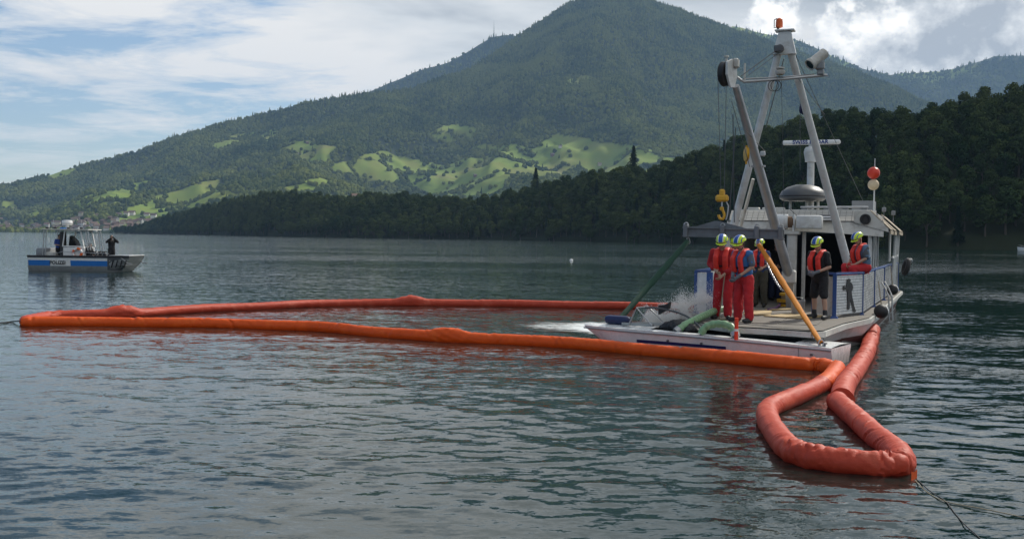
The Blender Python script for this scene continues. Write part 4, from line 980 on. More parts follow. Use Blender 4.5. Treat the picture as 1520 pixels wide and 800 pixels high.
# cabin
YF, YB = 30.55, 35.2; XL, XR = -5.0, -1.42
def cab(name, c, s, m, parent=None, r=0.015): mb = MB(); mb.rbox(c, s, r); return P_(mb, name, m, parent)
cab('cabin_wall', (XL + 0.03, (YF + YB) / 2, ZD + 1.0), (0.06, YB - YF, 2.0), M_CREAM)
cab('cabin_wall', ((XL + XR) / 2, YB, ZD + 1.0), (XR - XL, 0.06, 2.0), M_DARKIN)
rw = cab('cabin_wall', (XR, (YF + YB) / 2 + 0.05, ZD + 0.5), (0.06, YB - YF, 1.0), M_CREAM)
for y in (YF + 0.08, YF + 1.55, YF + 3.0, YB - 0.05): cab('cabin_pillar', (XR, y, ZD + 1.05), (0.10, 0.10, 2.1), M_WHITE)
for y0, y1 in ((YF + 0.13, YF + 1.5), (YF + 1.6, YF + 2.95), (YF + 3.05, YB - 0.1)):
    w_ = cab('window', (XR, (y0 + y1) / 2, ZD + 1.5), (0.02, y1 - y0, 0.96), M_GLASS)
    mb = MB(); mb.bar((XR + 0.02, y0 + 0.05, ZD + 1.05), (XR + 0.02, y1 - 0.05, ZD + 1.95), 0.03, 0.05); P_(mb, 'window_stay', M_WHITE, w_)
COLX = -3.42
col = cab('winch_column', (COLX, YF - 0.35, ZD + 1.0), (0.26, 0.26, 2.0), M_CREAM, r=0.04)
cab('column_collar', (COLX, YF - 0.35, ZD + 1.98), (0.42, 0.40, 0.10), M_CREAM, col); cab('column_foot', (COLX, YF - 0.35, ZD + 0.06), (0.44, 0.44, 0.08), M_STEEL, col)
cab('cabin_pillar', (XL + 0.1, YF, ZD + 1.0), (0.09, 0.09, 2.0), M_WHITE); cab('cabin_pillar', (COLX + 0.28, YF + 0.02, ZD + 1.0), (0.10, 0.12, 2.0), M_CREAM)
# roof: arched fascia, sloping tiled front and flat top
def roof():
    mb = MB(); n = 24; pts = []
    for i in range(n + 1):
        x = XL - 0.25 + (XR + 0.35 - XL + 0.25) * i / n; u = (x - COLX) / (XR - COLX) if x > COLX else (COLX - x) / (COLX - XL)
        zb = ZD + 2.02 - 0.10 * max(0, u) ** 1.5 if x > COLX else ZD + 1.98 - 0.02 * u
        pts += [Vector((x, YF - 0.12, zb)), Vector((x, YF - 0.02, ZD + 2.30)), Vector((x, YF + 0.05, zb))]
    fs = []
    for i in range(n):
        a = 3 * i; b = a + 3; fs += [(a, b, b + 1, a + 1), (a + 1, b + 1, b + 2, a + 2), (a + 2, b + 2, b, a)]
    mb.add(pts, fs); P_(mb, 'roof_fascia', M_CREAM, smooth=0)
    M_TILE = mat('roof_tile', (0.38, 0.365, 0.33), 0.7, vary=0.22, vscale=20, dirt=0.35)
    backp = MB(); backp.add([Vector((XL - 0.25, YF - 0.04, ZD + 2.295)), Vector((XR + 0.35, YF - 0.04, ZD + 2.295)), Vector((XR + 0.10, YF + 0.40, ZD + 2.60)), Vector((XL + 0.05, YF + 0.40, ZD + 2.60))], [(0, 1, 2, 3)]); sl = P_(backp, 'roof_slope', M_DARKSTEEL, smooth=0)
    tm = None; q = Vector((0, 0.44, 0.305)).normalized(); nrm = Vector((0, -q.z, q.y))
    nx, nz = 26, 4; wx = (XR + 0.30 - XL + 0.20) / nx
    for j in range(nz):
        for i in range(nx):
            c = Vector((XL - 0.2 + wx * (i + 0.5), YF - 0.04, ZD + 2.295)) + q * (0.07 + 0.128 * j) + nrm * 0.012
            if c.x > XR + 0.30 - 0.06 * j: continue
            if tm is None:
                t_ = MB(); t_.box((0, 0, 0), (wx * 0.93, 0.122, 0.016), Matrix(((1, 0, 0), (0, q.y, -q.z), (0, q.z, q.y)))); tm = t_.mesh('roof_tile', M_TILE, smooth=0)
            o = bpy.data.objects.new('roof_tile', tm); COL.objects.link(o); o.parent = sl; o.location = c
    mb = MB(); mb.rbox(((XL + XR) / 2 - 0.05, (YF + 41.0) / 2 + 0.2, ZD + 2.60), (XR - XL + 0.1, 41.0 - YF - 0.4, 0.06), 0.02); P_(mb, 'roof_top', M_CREAM)
    mb = MB(); mb.tube([Vector((-3.3, YF + 0.45, ZD + 2.70)), Vector((-1.5, YF + 0.45, ZD + 2.70))], 0.03, 8); P_(mb, 'roof_handrail', M_STEEL)
    for x in (-3.2, -2.6, -2.1, -1.6):
        mb = MB(); mb.rbox((x, YF + 0.5, ZD + 2.68), (0.16, 0.14, 0.10), 0.02); P_(mb, 'roof_bracket', M_GREY)
    for x in (-4.6, -4.2, -3.9):
        mb = MB(); mb.rbox((x, YF + 0.6, ZD + 2.66), (0.32, 0.25, 0.07), 0.02); P_(mb, 'roof_hatch', M_CREAM)
    # side eaves covered with tan canvas slats
    for y0, y1, x0, z0, x1, z1 in ((YF - 0.02, YF + 2.4, XR - 0.02, ZD + 2.60, XR + 0.52, ZD + 2.08), (YF + 2.65, YF + 5.0, XR - 0.02, ZD + 2.60, XR + 0.55, ZD + 2.08), (YF + 5.4, YF + 10.4, XR + 0.05, ZD + 2.62, XR + 0.62, ZD + 2.10)):
        a = Vector((x0, y0, z0)); e = Vector((x1 - x0, 0, z1 - z0)); l = e.length; e.normalize(); nn = Vector((-e.z, 0, e.x)); nn = nn if nn.z > 0 else -nn
        bk = MB(); bk.add([a, a + e * l, a + e * l + Vector((0, y1 - y0, 0)), a + Vector((0, y1 - y0, 0))], [(0, 1, 2, 3)]); ev = P_(bk, 'eave', M_DARKSTEEL, smooth=0)
        sw = l / 7; m_ = MB(); m_.box((0, 0, 0), (sw * 0.9, y1 - y0, 0.02), Matrix(((e.x, 0, nn.x), (0, 1, 0), (e.z, 0, nn.z)))); sm_ = m_.mesh('canvas_slat', M_TAN, smooth=0)
        for k in range(7):
            o = bpy.data.objects.new('canvas_slat', sm_); COL.objects.link(o); o.parent = ev; o.location = a + e * sw * (k + 0.5) + Vector((0, (y1 - y0) / 2, 0)) + nn * 0.014
        m_ = MB(); m_.bar(a + e * l + Vector((0, 0, -0.06)), a + e * l + Vector((0, y1 - y0, -0.06)), 0.03, 0.10); P_(m_, 'eave_trim', M_TAN, ev)
    mb = MB(); mb.prism([Vector((XR - 0.42, YF - 0.05, ZD + 2.28)), Vector((XR + 0.48, YF - 0.05, ZD + 2.02)), Vector((XR + 0.46, YF - 0.05, ZD + 2.12)), Vector((XR + 0.0, YF - 0.05, ZD + 2.58)), Vector((XR - 0.42, YF - 0.05, ZD + 2.58))], (0, -0.05, 0)); ge = P_(mb, 'roof_gable', M_CREAM, smooth=0)
    mb = MB(); mb.lathe([(0.14, 0), (0.145, 0.05), (0.10, 0.055), (0.09, 0.02)], (XR - 0.12, YF - 0.10, ZD + 2.36), 18, (0, -1, 0)); P_(mb, 'horn_speaker', M_BLACK, ge)
    mb = MB(); mb.rbox((-2.52, YF - 0.115, ZD + 2.40), (0.46, 0.05, 0.20), 0.02, rotm('X', -35)); lf = P_(mb, 'floodlight', M_DARKSTEEL)
    mb = MB(); mb.rbox((-2.52, YF - 0.147, ZD + 2.385), (0.36, 0.02, 0.12), 0.008, rotm('X', -35)); P_(mb, 'lamp_glass', M_WHITE_CLEAN, lf)
    mb = MB(); mb.rbox((-2.52, YF - 0.160, ZD + 2.385), (0.22, 0.012, 0.05), 0.004, rotm('X', -35)); P_(mb, 'lamp_core', M_DARKSTEEL, lf)
roof()
# after part: open verandah posts and rails
for y in (36.6, 38.4, 40.9):
    mb = MB(); mb.cyl((XR + 0.42, y, ZD), (XR + 0.50, y, ZD + 2.12), 0.045, 0.045, 10); P_(mb, 'verandah_post', M_WHITE)
mb = MB(); mb.bar((XR + 0.45, 35.3, ZD + 1.28), (XR + 0.47, 40.9, ZD + 1.28), 0.05, 0.06); P_(mb, 'verandah_rail', M_WHITE)
mb = MB(); mb.rbox((XR + 0.2, 40.9, ZD + 1.6), (0.06, 0.5, 1.1), 0.02); P_(mb, 'verandah_panel', M_WHITE)
cab('wheelhouse_box', (-1.9, 36.5, ZD + 2.85), (0.7, 0.8, 0.42), M_GREY)
# dim gear inside the cabin
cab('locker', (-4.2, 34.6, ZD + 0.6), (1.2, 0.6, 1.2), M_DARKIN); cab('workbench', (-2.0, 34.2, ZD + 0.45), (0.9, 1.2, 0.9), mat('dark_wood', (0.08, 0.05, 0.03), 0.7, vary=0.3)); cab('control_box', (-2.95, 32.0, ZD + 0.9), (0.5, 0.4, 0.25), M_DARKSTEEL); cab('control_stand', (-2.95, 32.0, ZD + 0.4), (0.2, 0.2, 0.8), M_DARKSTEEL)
# winch drum and power pack on the column
WZ = ZD + 2.27
mb = MB(); mb.lathe([(0.10, -0.02), (0.19, 0.0), (0.21, 0.03), (0.21, 0.30), (0.20, 0.32)], (COLX - 0.42, YF - 0.45, WZ), 20, (1, 0, 0)); wd = P_(mb, 'winch_drum', M_WHITE)
mb = MB(); mb.lathe([(0.15, 0.0), (0.15, 0.16)], (COLX - 0.10, YF - 0.45, WZ), 16, (1, 0, 0)); P_(mb, 'winch_rope', mat('brown_rope', (0.16, 0.10, 0.06), 0.9, vary=0.4, vscale=60), wd)
mb = MB(); mb.lathe([(0.21, 0.0), (0.21, 0.03)], (COLX + 0.06, YF - 0.45, WZ), 20, (1, 0, 0)); P_(mb, 'winch_flange', M_WHITE, wd)
mb = MB(); mb.rbox((COLX + 0.46, YF - 0.45, WZ), (0.68, 0.40, 0.36), 0.05, seg=2); P_(mb, 'power_pack', M_WHITE)
for dx in (-0.2, 0.05):
    mb = MB(); mb.bar((COLX + dx, YF - 0.55, WZ - 0.26), (COLX + dx, YF - 0.55, WZ + 0.2), 0.03, 0.05); P_(mb, 'winch_cheek', M_WHITE, wd)
# three-legged mast
APX = bd(1163, 74, 26.0)
def leg(p, q, r0, r1, nm='mast_leg', m=None): mb = MB(); mb.tube([p, p.lerp(q, 0.5), q], [r0, (r0 + r1) / 2, r1], 14); return P_(mb, nm, m or M_WHITE)
FR = Vector((-1.62, 30.0, ZD)); FL = Vector((-5.14, 27.9, ZD))
leg(FR, APX + Vector((0.16, 0.05, -0.05)), 0.115, 0.085); leg(FL, APX + Vector((-0.12, 0.05, -0.05)), 0.10, 0.085)
leg(FL + Vector((0.14, 0.25, 0.0)), FL.lerp(APX, 0.52) + Vector((0.10, 0.2, 0)), 0.055, 0.04, 'mast_stay', M_CREAM)
for f_ in (FR, FL): mb = MB(); mb.lathe([(0.22, 0), (0.22, 0.04), (0.13, 0.06), (0.13, 0.12)], f_, 14); P_(mb, 'mast_foot', M_STEEL)
mb = MB(); mb.prism([APX + Vector((-0.24, -0.09, -0.12)), APX + Vector((0.30, -0.09, -0.12)), APX + Vector((0.17, -0.09, 0.42)), APX + Vector((-0.11, -0.09, 0.42))], (0, 0.18, 0)); hd = P_(mb, 'mast_head', M_WHITE, smooth=0)
mb = MB(); mb.rbox(APX + Vector((0.03, 0, 0.445)), (0.46, 0.3, 0.04), 0.01); P_(mb, 'mast_cap', M_WHITE, hd)
mb = MB(); mb.cyl(APX + Vector((-0.06, -0.12, 0.0)), APX + Vector((-0.06, -0.22, 0.0)), 0.09, 0.09, 14); mb.rbox(APX + Vector((-0.1, -0.17, 0.0)), (0.2, 0.12, 0.16), 0.02); P_(mb, 'block', M_DARKSTEEL, hd)
b0 = APX + Vector((-0.14, 0, 0.47))
mb = MB(); mb.cyl(b0, b0 + Vector((0, 0, 0.08)), 0.03, 0.03, 8); mb.tube([b0 + Vector((0, 0, 0.06)), b0 + Vector((-0.09, 0, 0.06)), b0 + Vector((-0.09, 0, 0.25)), b0 + Vector((-0.02, 0, 0.28))], 0.012, 6); bk_ = P_(mb, 'beacon_bracket', M_DARKSTEEL, hd)
mb = MB(); mb.lathe([(0.05, 0), (0.085, 0.02), (0.085, 0.13), (0.075, 0.20), (0.03, 0.235)], b0 + Vector((0.03, 0, 0.05)), 14); o = P_(mb, 'warning_beacon', M_ORANGE, hd)
# cross arm with its instruments
CA0, CA1, CA2, CA3 = bd(1094, 115, 25.7), bd(1104, 122, 25.7), bd(1160, 118, 25.75), bd(1228, 112, 25.7)
mb = MB(); mb.tube([CA0, CA1, CA2, CA3], 0.032, 8); mb.tube([CA1 + Vector((0, 0, 0.07)), CA2 + Vector((0, 0, 0.05)), CA3 + Vector((-0.3, 0, 0.03))], 0.018, 6); ca = P_(mb, 'cross_arm', M_STEEL)
mb = MB(); c = bd(1105, 121, 25.7); mb.cyl(c, c + Vector((0, 0, 0.42)), 0.028, 0.024, 8); P_(mb, 'whip_aerial', M_CREAM, ca)
mb = MB(); c = bd(1158, 112, 25.7); mb.lathe([(0.06, 0), (0.10, 0.02), (0.12, 0.07), (0.12, 0.10), (0.06, 0.13)], c, 14); mb.lathe([(0.05, 0.13), (0.10, 0.15), (0.10, 0.18), (0.04, 0.2)], c, 14); P_(mb, 'wind_sensor', M_CREAM, ca)
mb = MB(); c = bd(1218, 108, 25.7)
mb.rbox(c + Vector((0, 0, 0.0)), (0.16, 0.12, 0.12), 0.02); mb.rbox(c + Vector((-0.02, 0, 0.17)), (0.22, 0.18, 0.22), 0.04); mb.bar(c + Vector((-0.02, 0, -0.04)), c + Vector((0.18, 0, -0.1)), 0.05, 0.03); cmo = P_(mb, 'camera_mount', M_GREY, ca)
ax_ = Vector((-0.52, -0.45, -0.52)).normalized(); c = c + Vector((-0.06, 0, 0.34))
mb = MB(); mb.lathe([(0.10, -0.24), (0.125, -0.22), (0.125, 0.20), (0.145, 0.22), (0.145, 0.30), (0.12, 0.30), (0.10, 0.26)], c, 18, ax_); P_(mb, 'searchlight', M_CREAM, cmo)
mb = MB(); mb.lathe([(0.11, 0.27), (0.11, 0.285)], c, 18, ax_); P_(mb, 'lamp_glass', M_GLASS, cmo)
for a, b in ((1152, 128), (1148, 134)):
    mb = MB(); q = bd(a, 120, 25.7); mb.tube([q + Vector((0.12 * math.cos(t), 0, -0.12 + 0.13 * math.sin(t))) for t in [6.28 * k / 14 for k in range(14)]], 0.009, 5, closed=True); P_(mb, 'cable_coil', M_DARKROPE, ca)
# crane boom, head sheave, hook block
HEEL = bd(1171, 408, 27.6); HEAD = bd(1092, 128, 25.0)
mb = MB(); mb.tube([HEEL, HEEL.lerp(HEAD, 0.55), HEAD], [0.125, 0.115, 0.085], 16); cb = P_(mb, 'crane_boom', M_STEEL)
mb = MB(); mb.rbox(HEEL + Vector((0, 0.05, -0.05)), (0.34, 0.34, 0.34), 0.04); mb.bar(HEEL, HEEL + Vector((0, 0.6, -1.0)), 0.2, 0.2); P_(mb, 'boom_heel', M_CREAM)
mb = MB(); jl = HEAD + Vector((0, 0, 0.05)); shc = bd(1079, 110, 25.0)
mb.lathe([(0.22, -0.07), (0.29, -0.065), (0.27, 0.0), (0.29, 0.065), (0.22, 0.07)], shc + Vector((-0.02, 0, 0)), 24, (0.94, -0.34, 0)); sh = P_(mb, 'head_sheave', M_BLACK, cb)
mb = MB(); pl = [shc + Vector((0.085, -0.04, 0)) + Vector((0.34, 0.94, 0)) * u + Vector((0, 0, v)) for u, v in ((-0.22, 0.24), (0.02, 0.33), (0.19, 0.20), (0.23, -0.05), (0.12, -0.31), (-0.05, -0.33), (-0.22, -0.05))]
mb.prism(pl, (0.05, -0.018, 0)); P_(mb, 'sheave_cheek', M_WHITE, sh, smooth=0)
mb = MB(); mb.prism([shc + Vector((-0.16, -0.05, 0.10)), shc + Vector((0.14, -0.05, 0.13)), shc + Vector((0.12, -0.05, 0.27)), shc + Vector((-0.08, -0.05, 0.26))], (0.05, 0.14, 0)); mb.rbox(shc + Vector((0.20, 0.05, 0.24)), (0.13, 0.18, 0.22), 0.03); mb.cyl(shc + Vector((-0.02, 0, 0.26)), shc + Vector((-0.02, 0, 0.40)), 0.035, 0.03, 10); mb.cyl(shc + Vector((-0.02, 0, 0.38)), shc + Vector((-0.02, 0, 0.42)), 0.06, 0.06, 10); P_(mb, 'head_fitting', M_CREAM, sh)
cl_ = HEEL.lerp(HEAD, 0.60); mb = MB(); mb.rbox(cl_, (0.34, 0.05, 0.05), 0.01); mb.rbox(cl_ + Vector((0.1, 0, 0.3)), (0.12, 0.12, 0.12), 0.02); P_(mb, 'boom_clamp', M_STEEL, cb)
def wire(p, q, r=0.008, sag=0.0, nm='wire', parent=None, m=None):
    mb = MB(); mb.tube([p.lerp(q, t) + Vector((0, 0, -sag * 4 * t * (1 - t))) for t in [i / 6 for i in range(7)]], r, 5); return P_(mb, nm, m or M_DARKSTEEL, parent)
HK = bd(1072, 283, 25.1)
wire(shc + Vector((-0.20, -0.05, 0)), HK + Vector((-0.03, 0, 0)), nm='hoist_wire'); wire(shc + Vector((0.0, -0.05, -0.2)), HK + Vector((0.05, 0, 0.0)), nm='hoist_wire')
wire(APX + Vector((-0.1, -0.15, 0.0)), HEAD + Vector((0.12, 0, 0.22)), 0.012, nm='topping_wire'); wire(APX + Vector((-0.1, -0.12, -0.1)), HEAD + Vector((0.1, 0, 0.1)), 0.007, nm='topping_wire')
wire(bd(1086, 150, 25.1), bd(1113, 248, 25.5), nm='control_line'); wire(bd(1088, 170, 25.2), bd(1090, 330, 25.8), 0.012, nm='control_line'); wire(bd(1092, 190, 25.2), bd(1082, 330, 25.6), 0.012, nm='control_line')
wire(APX + Vector((0, 0.1, -0.2)), bd(1137, 190, 27), 0.012, nm='halyard'); wire(CA2, bd(1164, 330, 30), 0.006, nm='halyard'); wire(bd(1186, 118, 25.8), bd(1224, 170, 33), 0.009, nm='backstay'); wire(bd(1180, 80, 26.2), bd(1290, 318, 36), 0.008, nm='backstay'); wire(bd(1107, 195, 25), bd(1136, 225, 27), 0.010, nm='halyard')
wire(bd(1172, 310, 29), bd(1216, 352, 30), 0.010, nm='control_line')
mb = MB(); c = bd(1108, 229, 25.6); mb.lathe([(0.05, -0.04), (0.17, -0.03), (0.15, 0.0), (0.17, 0.03), (0.05, 0.04)], c, 18, (0.9, 0.42, 0)); mb.bar(c + Vector((0, 0, 0.2)), c + Vector((0, 0, -0.24)), 0.05, 0.04); P_(mb, 'snatch_block', M_YELLOW)
# yellow hook block and hook
mb = MB(); c = HK + Vector((0, 0, -0.06)); mb.rbox(c + Vector((0, 0, -0.02)), (0.13, 0.12, 0.22), 0.03); mb.rbox(c + Vector((0, 0, -0.12)), (0.30, 0.16, 0.16), 0.04); hb = P_(mb, 'hook_block', M_YELLOW)
mb = MB(); mb.cyl(c + Vector((0, 0, -0.2)), c + Vector((0, 0, -0.36)), 0.02); mb.tube([c + Vector((0.10, 0, -0.2)), c + Vector((0.15, 0, -0.3)), c + Vector((0.13, 0, -0.5)), c + Vector((0.10, 0, -0.62))], 0.018, 6); P_(mb, 'hook_shank', M_STEEL, hb)
mb = MB(); mb.tube(catmull([c + Vector((0.0, 0, -0.34)), c + Vector((0.03, 0, -0.42)), c + Vector((0.06, 0, -0.50)), c + Vector((0.03, 0, -0.60)), c + Vector((-0.05, 0, -0.58)), c + Vector((-0.07, 0, -0.50))], 0.03), 0.032, 8); mb.rbox(c + Vector((0, 0, -0.36)), (0.09, 0.08, 0.09), 0.02); P_(mb, 'hook', M_YELLOW, hb)
# radar, raft canister, signal balls, flag
RB0 = bd(1203, 272, 31.2)
mb = MB(); mb.cyl(RB0 + Vector((0, 0, -0.75)), RB0 + Vector((0, 0, 0.72)), 0.105, 0.10, 14); rp = P_(mb, 'radar_post', M_WHITE)
mb = MB(); mb.lathe([(0.10, 0.60), (0.165, 0.61), (0.165, 0.66), (0.205, 0.88), (0.205, 0.92), (0.19, 0.925), (0.19, 0.97), (0.15, 1.03), (0.07, 1.05), (0.07, 1.12)], RB0, 18); P_(mb, 'radar_gearbox', M_WHITE, rp)
mb = MB(); mb.rbox(RB0 + Vector((0, 0, 1.17)), (1.62, 0.16, 0.13), 0.035); ra = P_(mb, 'radar_scanner', M_WHITE_CLEAN, rp)
tm_ = text_mesh('SWISS RADAR', 0.15, mat('blue_lettering', (0.015, 0.05, 0.22), 0.5)); o = bpy.data.objects.new('lettering', tm_); COL.objects.link(o); o.parent = ra; o.location = RB0 + Vector((-0.02, -0.084, 1.17)); o.rotation_euler = (R(90), 0, 0)
RCN = bd(1192, 290, 31.0)
mb = MB(); mb.lathe([(0.30, -0.15), (0.56, -0.14), (0.66, -0.07), (0.66, 0.02), (0.60, 0.13), (0.44, 0.25), (0.20, 0.32), (0.02, 0.33)], RCN + Vector((0, 0, -0.02)), 28); rc = P_(mb, 'raft_canister', mat('grey_black_shell', (0.075, 0.08, 0.085), 0.45, vary=0.15))
mb = MB(); mb.lathe([(0.655, -0.035), (0.675, -0.02), (0.67, 0.0), (0.65, 0.012)], RCN + Vector((0, 0, -0.02)), 28); P_(mb, 'canister_seam', M_BLACK, rc)
for dx, dy in ((-0.35, 0), (0.12, -0.1), (0.22, 0.1), (0.42, 0)):
    mb = MB(); mb.cyl(RCN + Vector((dx, dy, -0.12)), RCN + Vector((dx, dy, -0.48)), 0.04, 0.04, 8); P_(mb, 'canister_stand', M_CREAM, rc)
BM = bd(1297, 318, 33.5)
mb = MB(); mb.cyl(BM + Vector((0, 0, -0.4)), BM + Vector((0, 0, 1.72)), 0.03, 0.012, 8); bmst = P_(mb, 'signal_mast', M_WHITE)
for dz, r_, m_, nm in ((1.27, 0.19, M_RED, 'signal_ball'), (0.91, 0.17, M_OCHRE, 'signal_ball')):
    mb = MB(); mb.sph(BM + Vector((-0.03, 0, dz)), r_, 18, 12); P_(mb, nm, m_, bmst)
FG = bd(1187, 140, 28.5); mb = MB(); pts = []
for i in range(7):
    for j in range(5):
        u, v = j / 4, i / 6; pts.append(FG + Vector((0.02 + 0.12 * u + 0.03 * math.sin(v * 6), 0.05 * math.sin(u * 7 + v * 4), -0.5 * v - 0.06 * u)))
mb.add(pts, [(i * 5 + j, i * 5 + j + 1, (i + 1) * 5 + j + 1, (i + 1) * 5 + j) for i in range(6) for j in range(4)]); P_(mb, 'flag', mat('navy_cloth', (0.01, 0.015, 0.06), 0.85), fix=False)
wire(FG + Vector((0, 0, 0.6)), FG + Vector((0.05, 0, -2.0)), 0.008, nm='flag_halyard')
# roof aerials and lights
for px_, py_, h_ in ((1247, 318, 0.5), (1312, 318, 0.55), (1326, 320, 0.3)):
    c = bd(px_, py_, 33); mb = MB(); mb.cyl(c + Vector((0, 0, -0.2)), c + Vector((0, 0, h_ * 0.5)), 0.012, 0.008, 6); mb.rbox(c + Vector((0, 0, h_ * 0.25)), (0.12, 0.1, 0.14), 0.02); P_(mb, 'roof_aerial', M_GREY)
# fenders and tyre on the side
def ball_fender(px, py, D, r, label):
    c = at_d(px, py, D); root = thing('ball_fender', label, 'fender', c)
    mb = MB(); mb.sph((0, 0, 0), r, 18, 12); mb.build('shell', M_BLACK, root)
    mb = MB(); d = Vector((0.9, 0.35, 0.25)).normalized(); q = Vector((0, 0, 1)).rotation_difference(d).to_matrix(); mb.lathe([(r * 1.012 * math.sin(a), r * 1.012 * math.cos(a)) for a in [0.03 + 1.05 * k / 8 for k in range(9)]], (0, 0, 0), 18, d); mb.build('white_end', M_WHITE_CLEAN, root)
    mb = MB(); mb.tube([(0, 0, r * 0.9), (-0.03, 0.03, r + 0.25), (-0.05, 0.1, r + 0.55)], 0.012, 6); mb.build('lanyard', M_ROPE, root)
ball_fender(1308, 462, 26.3, 0.175, 'large black and white ball fender hung at the work boat corner'); ball_fender(1325, 430, 33.0, 0.17, 'smaller looking black and white ball fender halfway along the work boat side')
def tyre():
    c = at_d(1345, 396, 38.5); root = thing('tyre_fender', 'black tyre fender lashed at the far end of the work boat', 'tyre', c); mb = MB()
    mb.tube([(0.05 * math.sin(a) , 0.17 * math.cos(a), 0.24 * math.sin(a)) for a in [6.283 * k / 20 for k in range(20)]], 0.085, 10, closed=True); mb.build('tread', M_BLACK, root)
    mb = MB(); mb.sph((0.14, 0.0, 0.22), 0.09, 12, 8); mb.build('end_float', M_GREY, root)
tyre()
mb = MB()
mb.cyl(bd(1279, 404, 27.3), bd(1282, 410, 27.3), 0.05, 0.03, 10); c = bd(1286, 408, 27.2); mb.lathe([(0.02, 0), (0.07, 0.02), (0.075, 0.08), (0.03, 0.14)], c, 10); P_(mb, 'marker_float', mat('pink_float', (0.75, 0.10, 0.10), 0.5))
# boarding ladder stanchions on the side
for px_ in (1316, 1321):
    mb = MB(); mb.tube([bd(px_ - 8, 418, 30), bd(px_ - 2, 428, 29.6), bd(px_ + 3, 440, 29.4), bd(px_ + 4, 476, 29.4)], 0.022, 7); P_(mb, 'ladder_rail', M_STEEL)
# ------------------------------------------------------------------ loose things on the deck
def deck_at(px, py): return at_z(px, py, ZD)
def board(px, py, w, l, rot, label):
    c = deck_at(px, py) + Vector((0, 0, 0.033)); mb = MB(); mb.box((0, 0, 0), (w, l, 0.024)); o = mb.build('plywood_board', M_PLY, smooth=0); o.location = c; o.rotation_euler = (0, 0, rot); tag(o, label, 'board')
board(1125, 466, 0.62, 1.5, -0.25, 'plywood board on the deck behind the man in blue shirt'); board(1182, 471, 0.95, 1.3, -0.75, 'plywood board on the deck beside the man in black shorts'); board(1160, 461, 0.25, 0.9, -1.0, 'narrow plank lying on the deck before the winch column')
def reel():
    c = deck_at(1168, 455); root = thing('rope_reel', 'yellow rope reel standing beside the winch column', 'reel', c); 
    for z, r in ((0.03, 0.24), (0.33, 0.20)):
        mb = MB(); mb.lathe([(r, 0), (r, 0.05), (r * 0.9, 0.07)], (0, 0, z - 0.03), 18); mb.build('flange', M_YELLOW, root)
    mb = MB(); mb.lathe([(0.15, 0.06), (0.16, 0.30)], (0, 0, 0), 16); mb.build('wound_rope', M_ROPE, root)
    mb = MB(); mb.lathe([(0.26, 0.0), (0.27, 0.08)], (0, 0, 0.12), 18); mb.build('band', M_YELLOW, root)
reel()
def bucket(px, py, label, m, h=0.3, r=0.14):
    c = deck_at(px, py); root = thing('bucket', label, 'bucket', c); mb = MB(); mb.lathe([(r * 0.8, 0), (r, h), (r * 1.04, h), (r * 0.92, h - 0.01), (r * 0.74, 0.02)], (0, 0, 0.014), 16); mb.build('pail', m, root)
    mb = MB(); mb.tube([Vector((r * math.cos(a), 0, h + 0.5 * r * math.sin(a))) for a in [math.pi * k / 10 for k in range(11)]], 0.006, 5); mb.build('handle', M_STEEL, root)
bucket(1184, 468, 'grey metal bucket on the deck at the column foot', M_STEEL, 0.34, 0.17)
def hose(name, label, pts, r):
    root = thing(name, label, 'hose', pts[0]); path = catmull(pts, 0.03); rr = []
    for i in range(len(path)): rr.append(r * (1.0 + 0.07 * (1 if (i // 2) % 2 else -1)))
    mb = MB(); mb.tube([p - pts[0] for p in path], rr, 14); mb.build('ribbed_tube', M_HOSE, root, smooth=60)
    mb = MB(); d = (path[-1] - path[-4]).normalized(); e = path[-1] - pts[0]; mb.cyl(e - d * 0.08, e + d * 0.02, r * 1.2, r * 1.2, 14); mb.build('coupling', M_STEEL, root)
hose('suction_hose', 'pale green suction hose looping over the speedboat gunwale', [at_d(1040, 496, 22.0), at_d(1047, 486, 22.0), at_d(1060, 481, 21.95), at_d(1076, 481.5, 21.8), at_d(1087, 487, 21.7), at_d(1092, 498, 21.6)], 0.075)
hose('suction_hose', 'pale green suction hose running from the deck down into the speedboat', [at_d(1080, 457, 24.6), at_d(1062, 461, 24.0), at_d(1046, 468, 23.4), at_d(1031, 475, 22.9), at_d(1017, 482, 22.6), at_d(1004, 492, 22.5)], 0.075)
line_thing('ribbon_hose', 'purple flat hose trailing across the deck', 'hose', catmull([deck_at(1176, 432) + Vector((0, 0, 0.35)), deck_at(1166, 446) + Vector((0, 0, 0.15)), deck_at(1155, 457) + Vector((0, 0, 0.04)), deck_at(1140, 462) + Vector((0, 0, 0.04))], 0.05), 0.03, mat('purple_hose', (0.16, 0.07, 0.17), 0.7, vary=0.2))
# red reflective post on the bow edge
def bow_marker():
    c = deck_at(1093, 488); c = Vector((c.x, c.y, 0.40)); root = thing('marker_post', 'short red marker post with white reflective band at the bow edge', 'post', c)
    mb = MB(); mb.cyl((0, 0, 0), (0, 0, 0.44), 0.04, 0.04, 12); mb.build('post', mat('signal_red', (0.72, 0.05, 0.015), 0.5), root); mb = MB(); mb.cyl((0, 0, 0.17), (0, 0, 0.22), 0.042, 0.042, 12); mb.build('band', M_WHITE_CLEAN, root)
bow_marker()

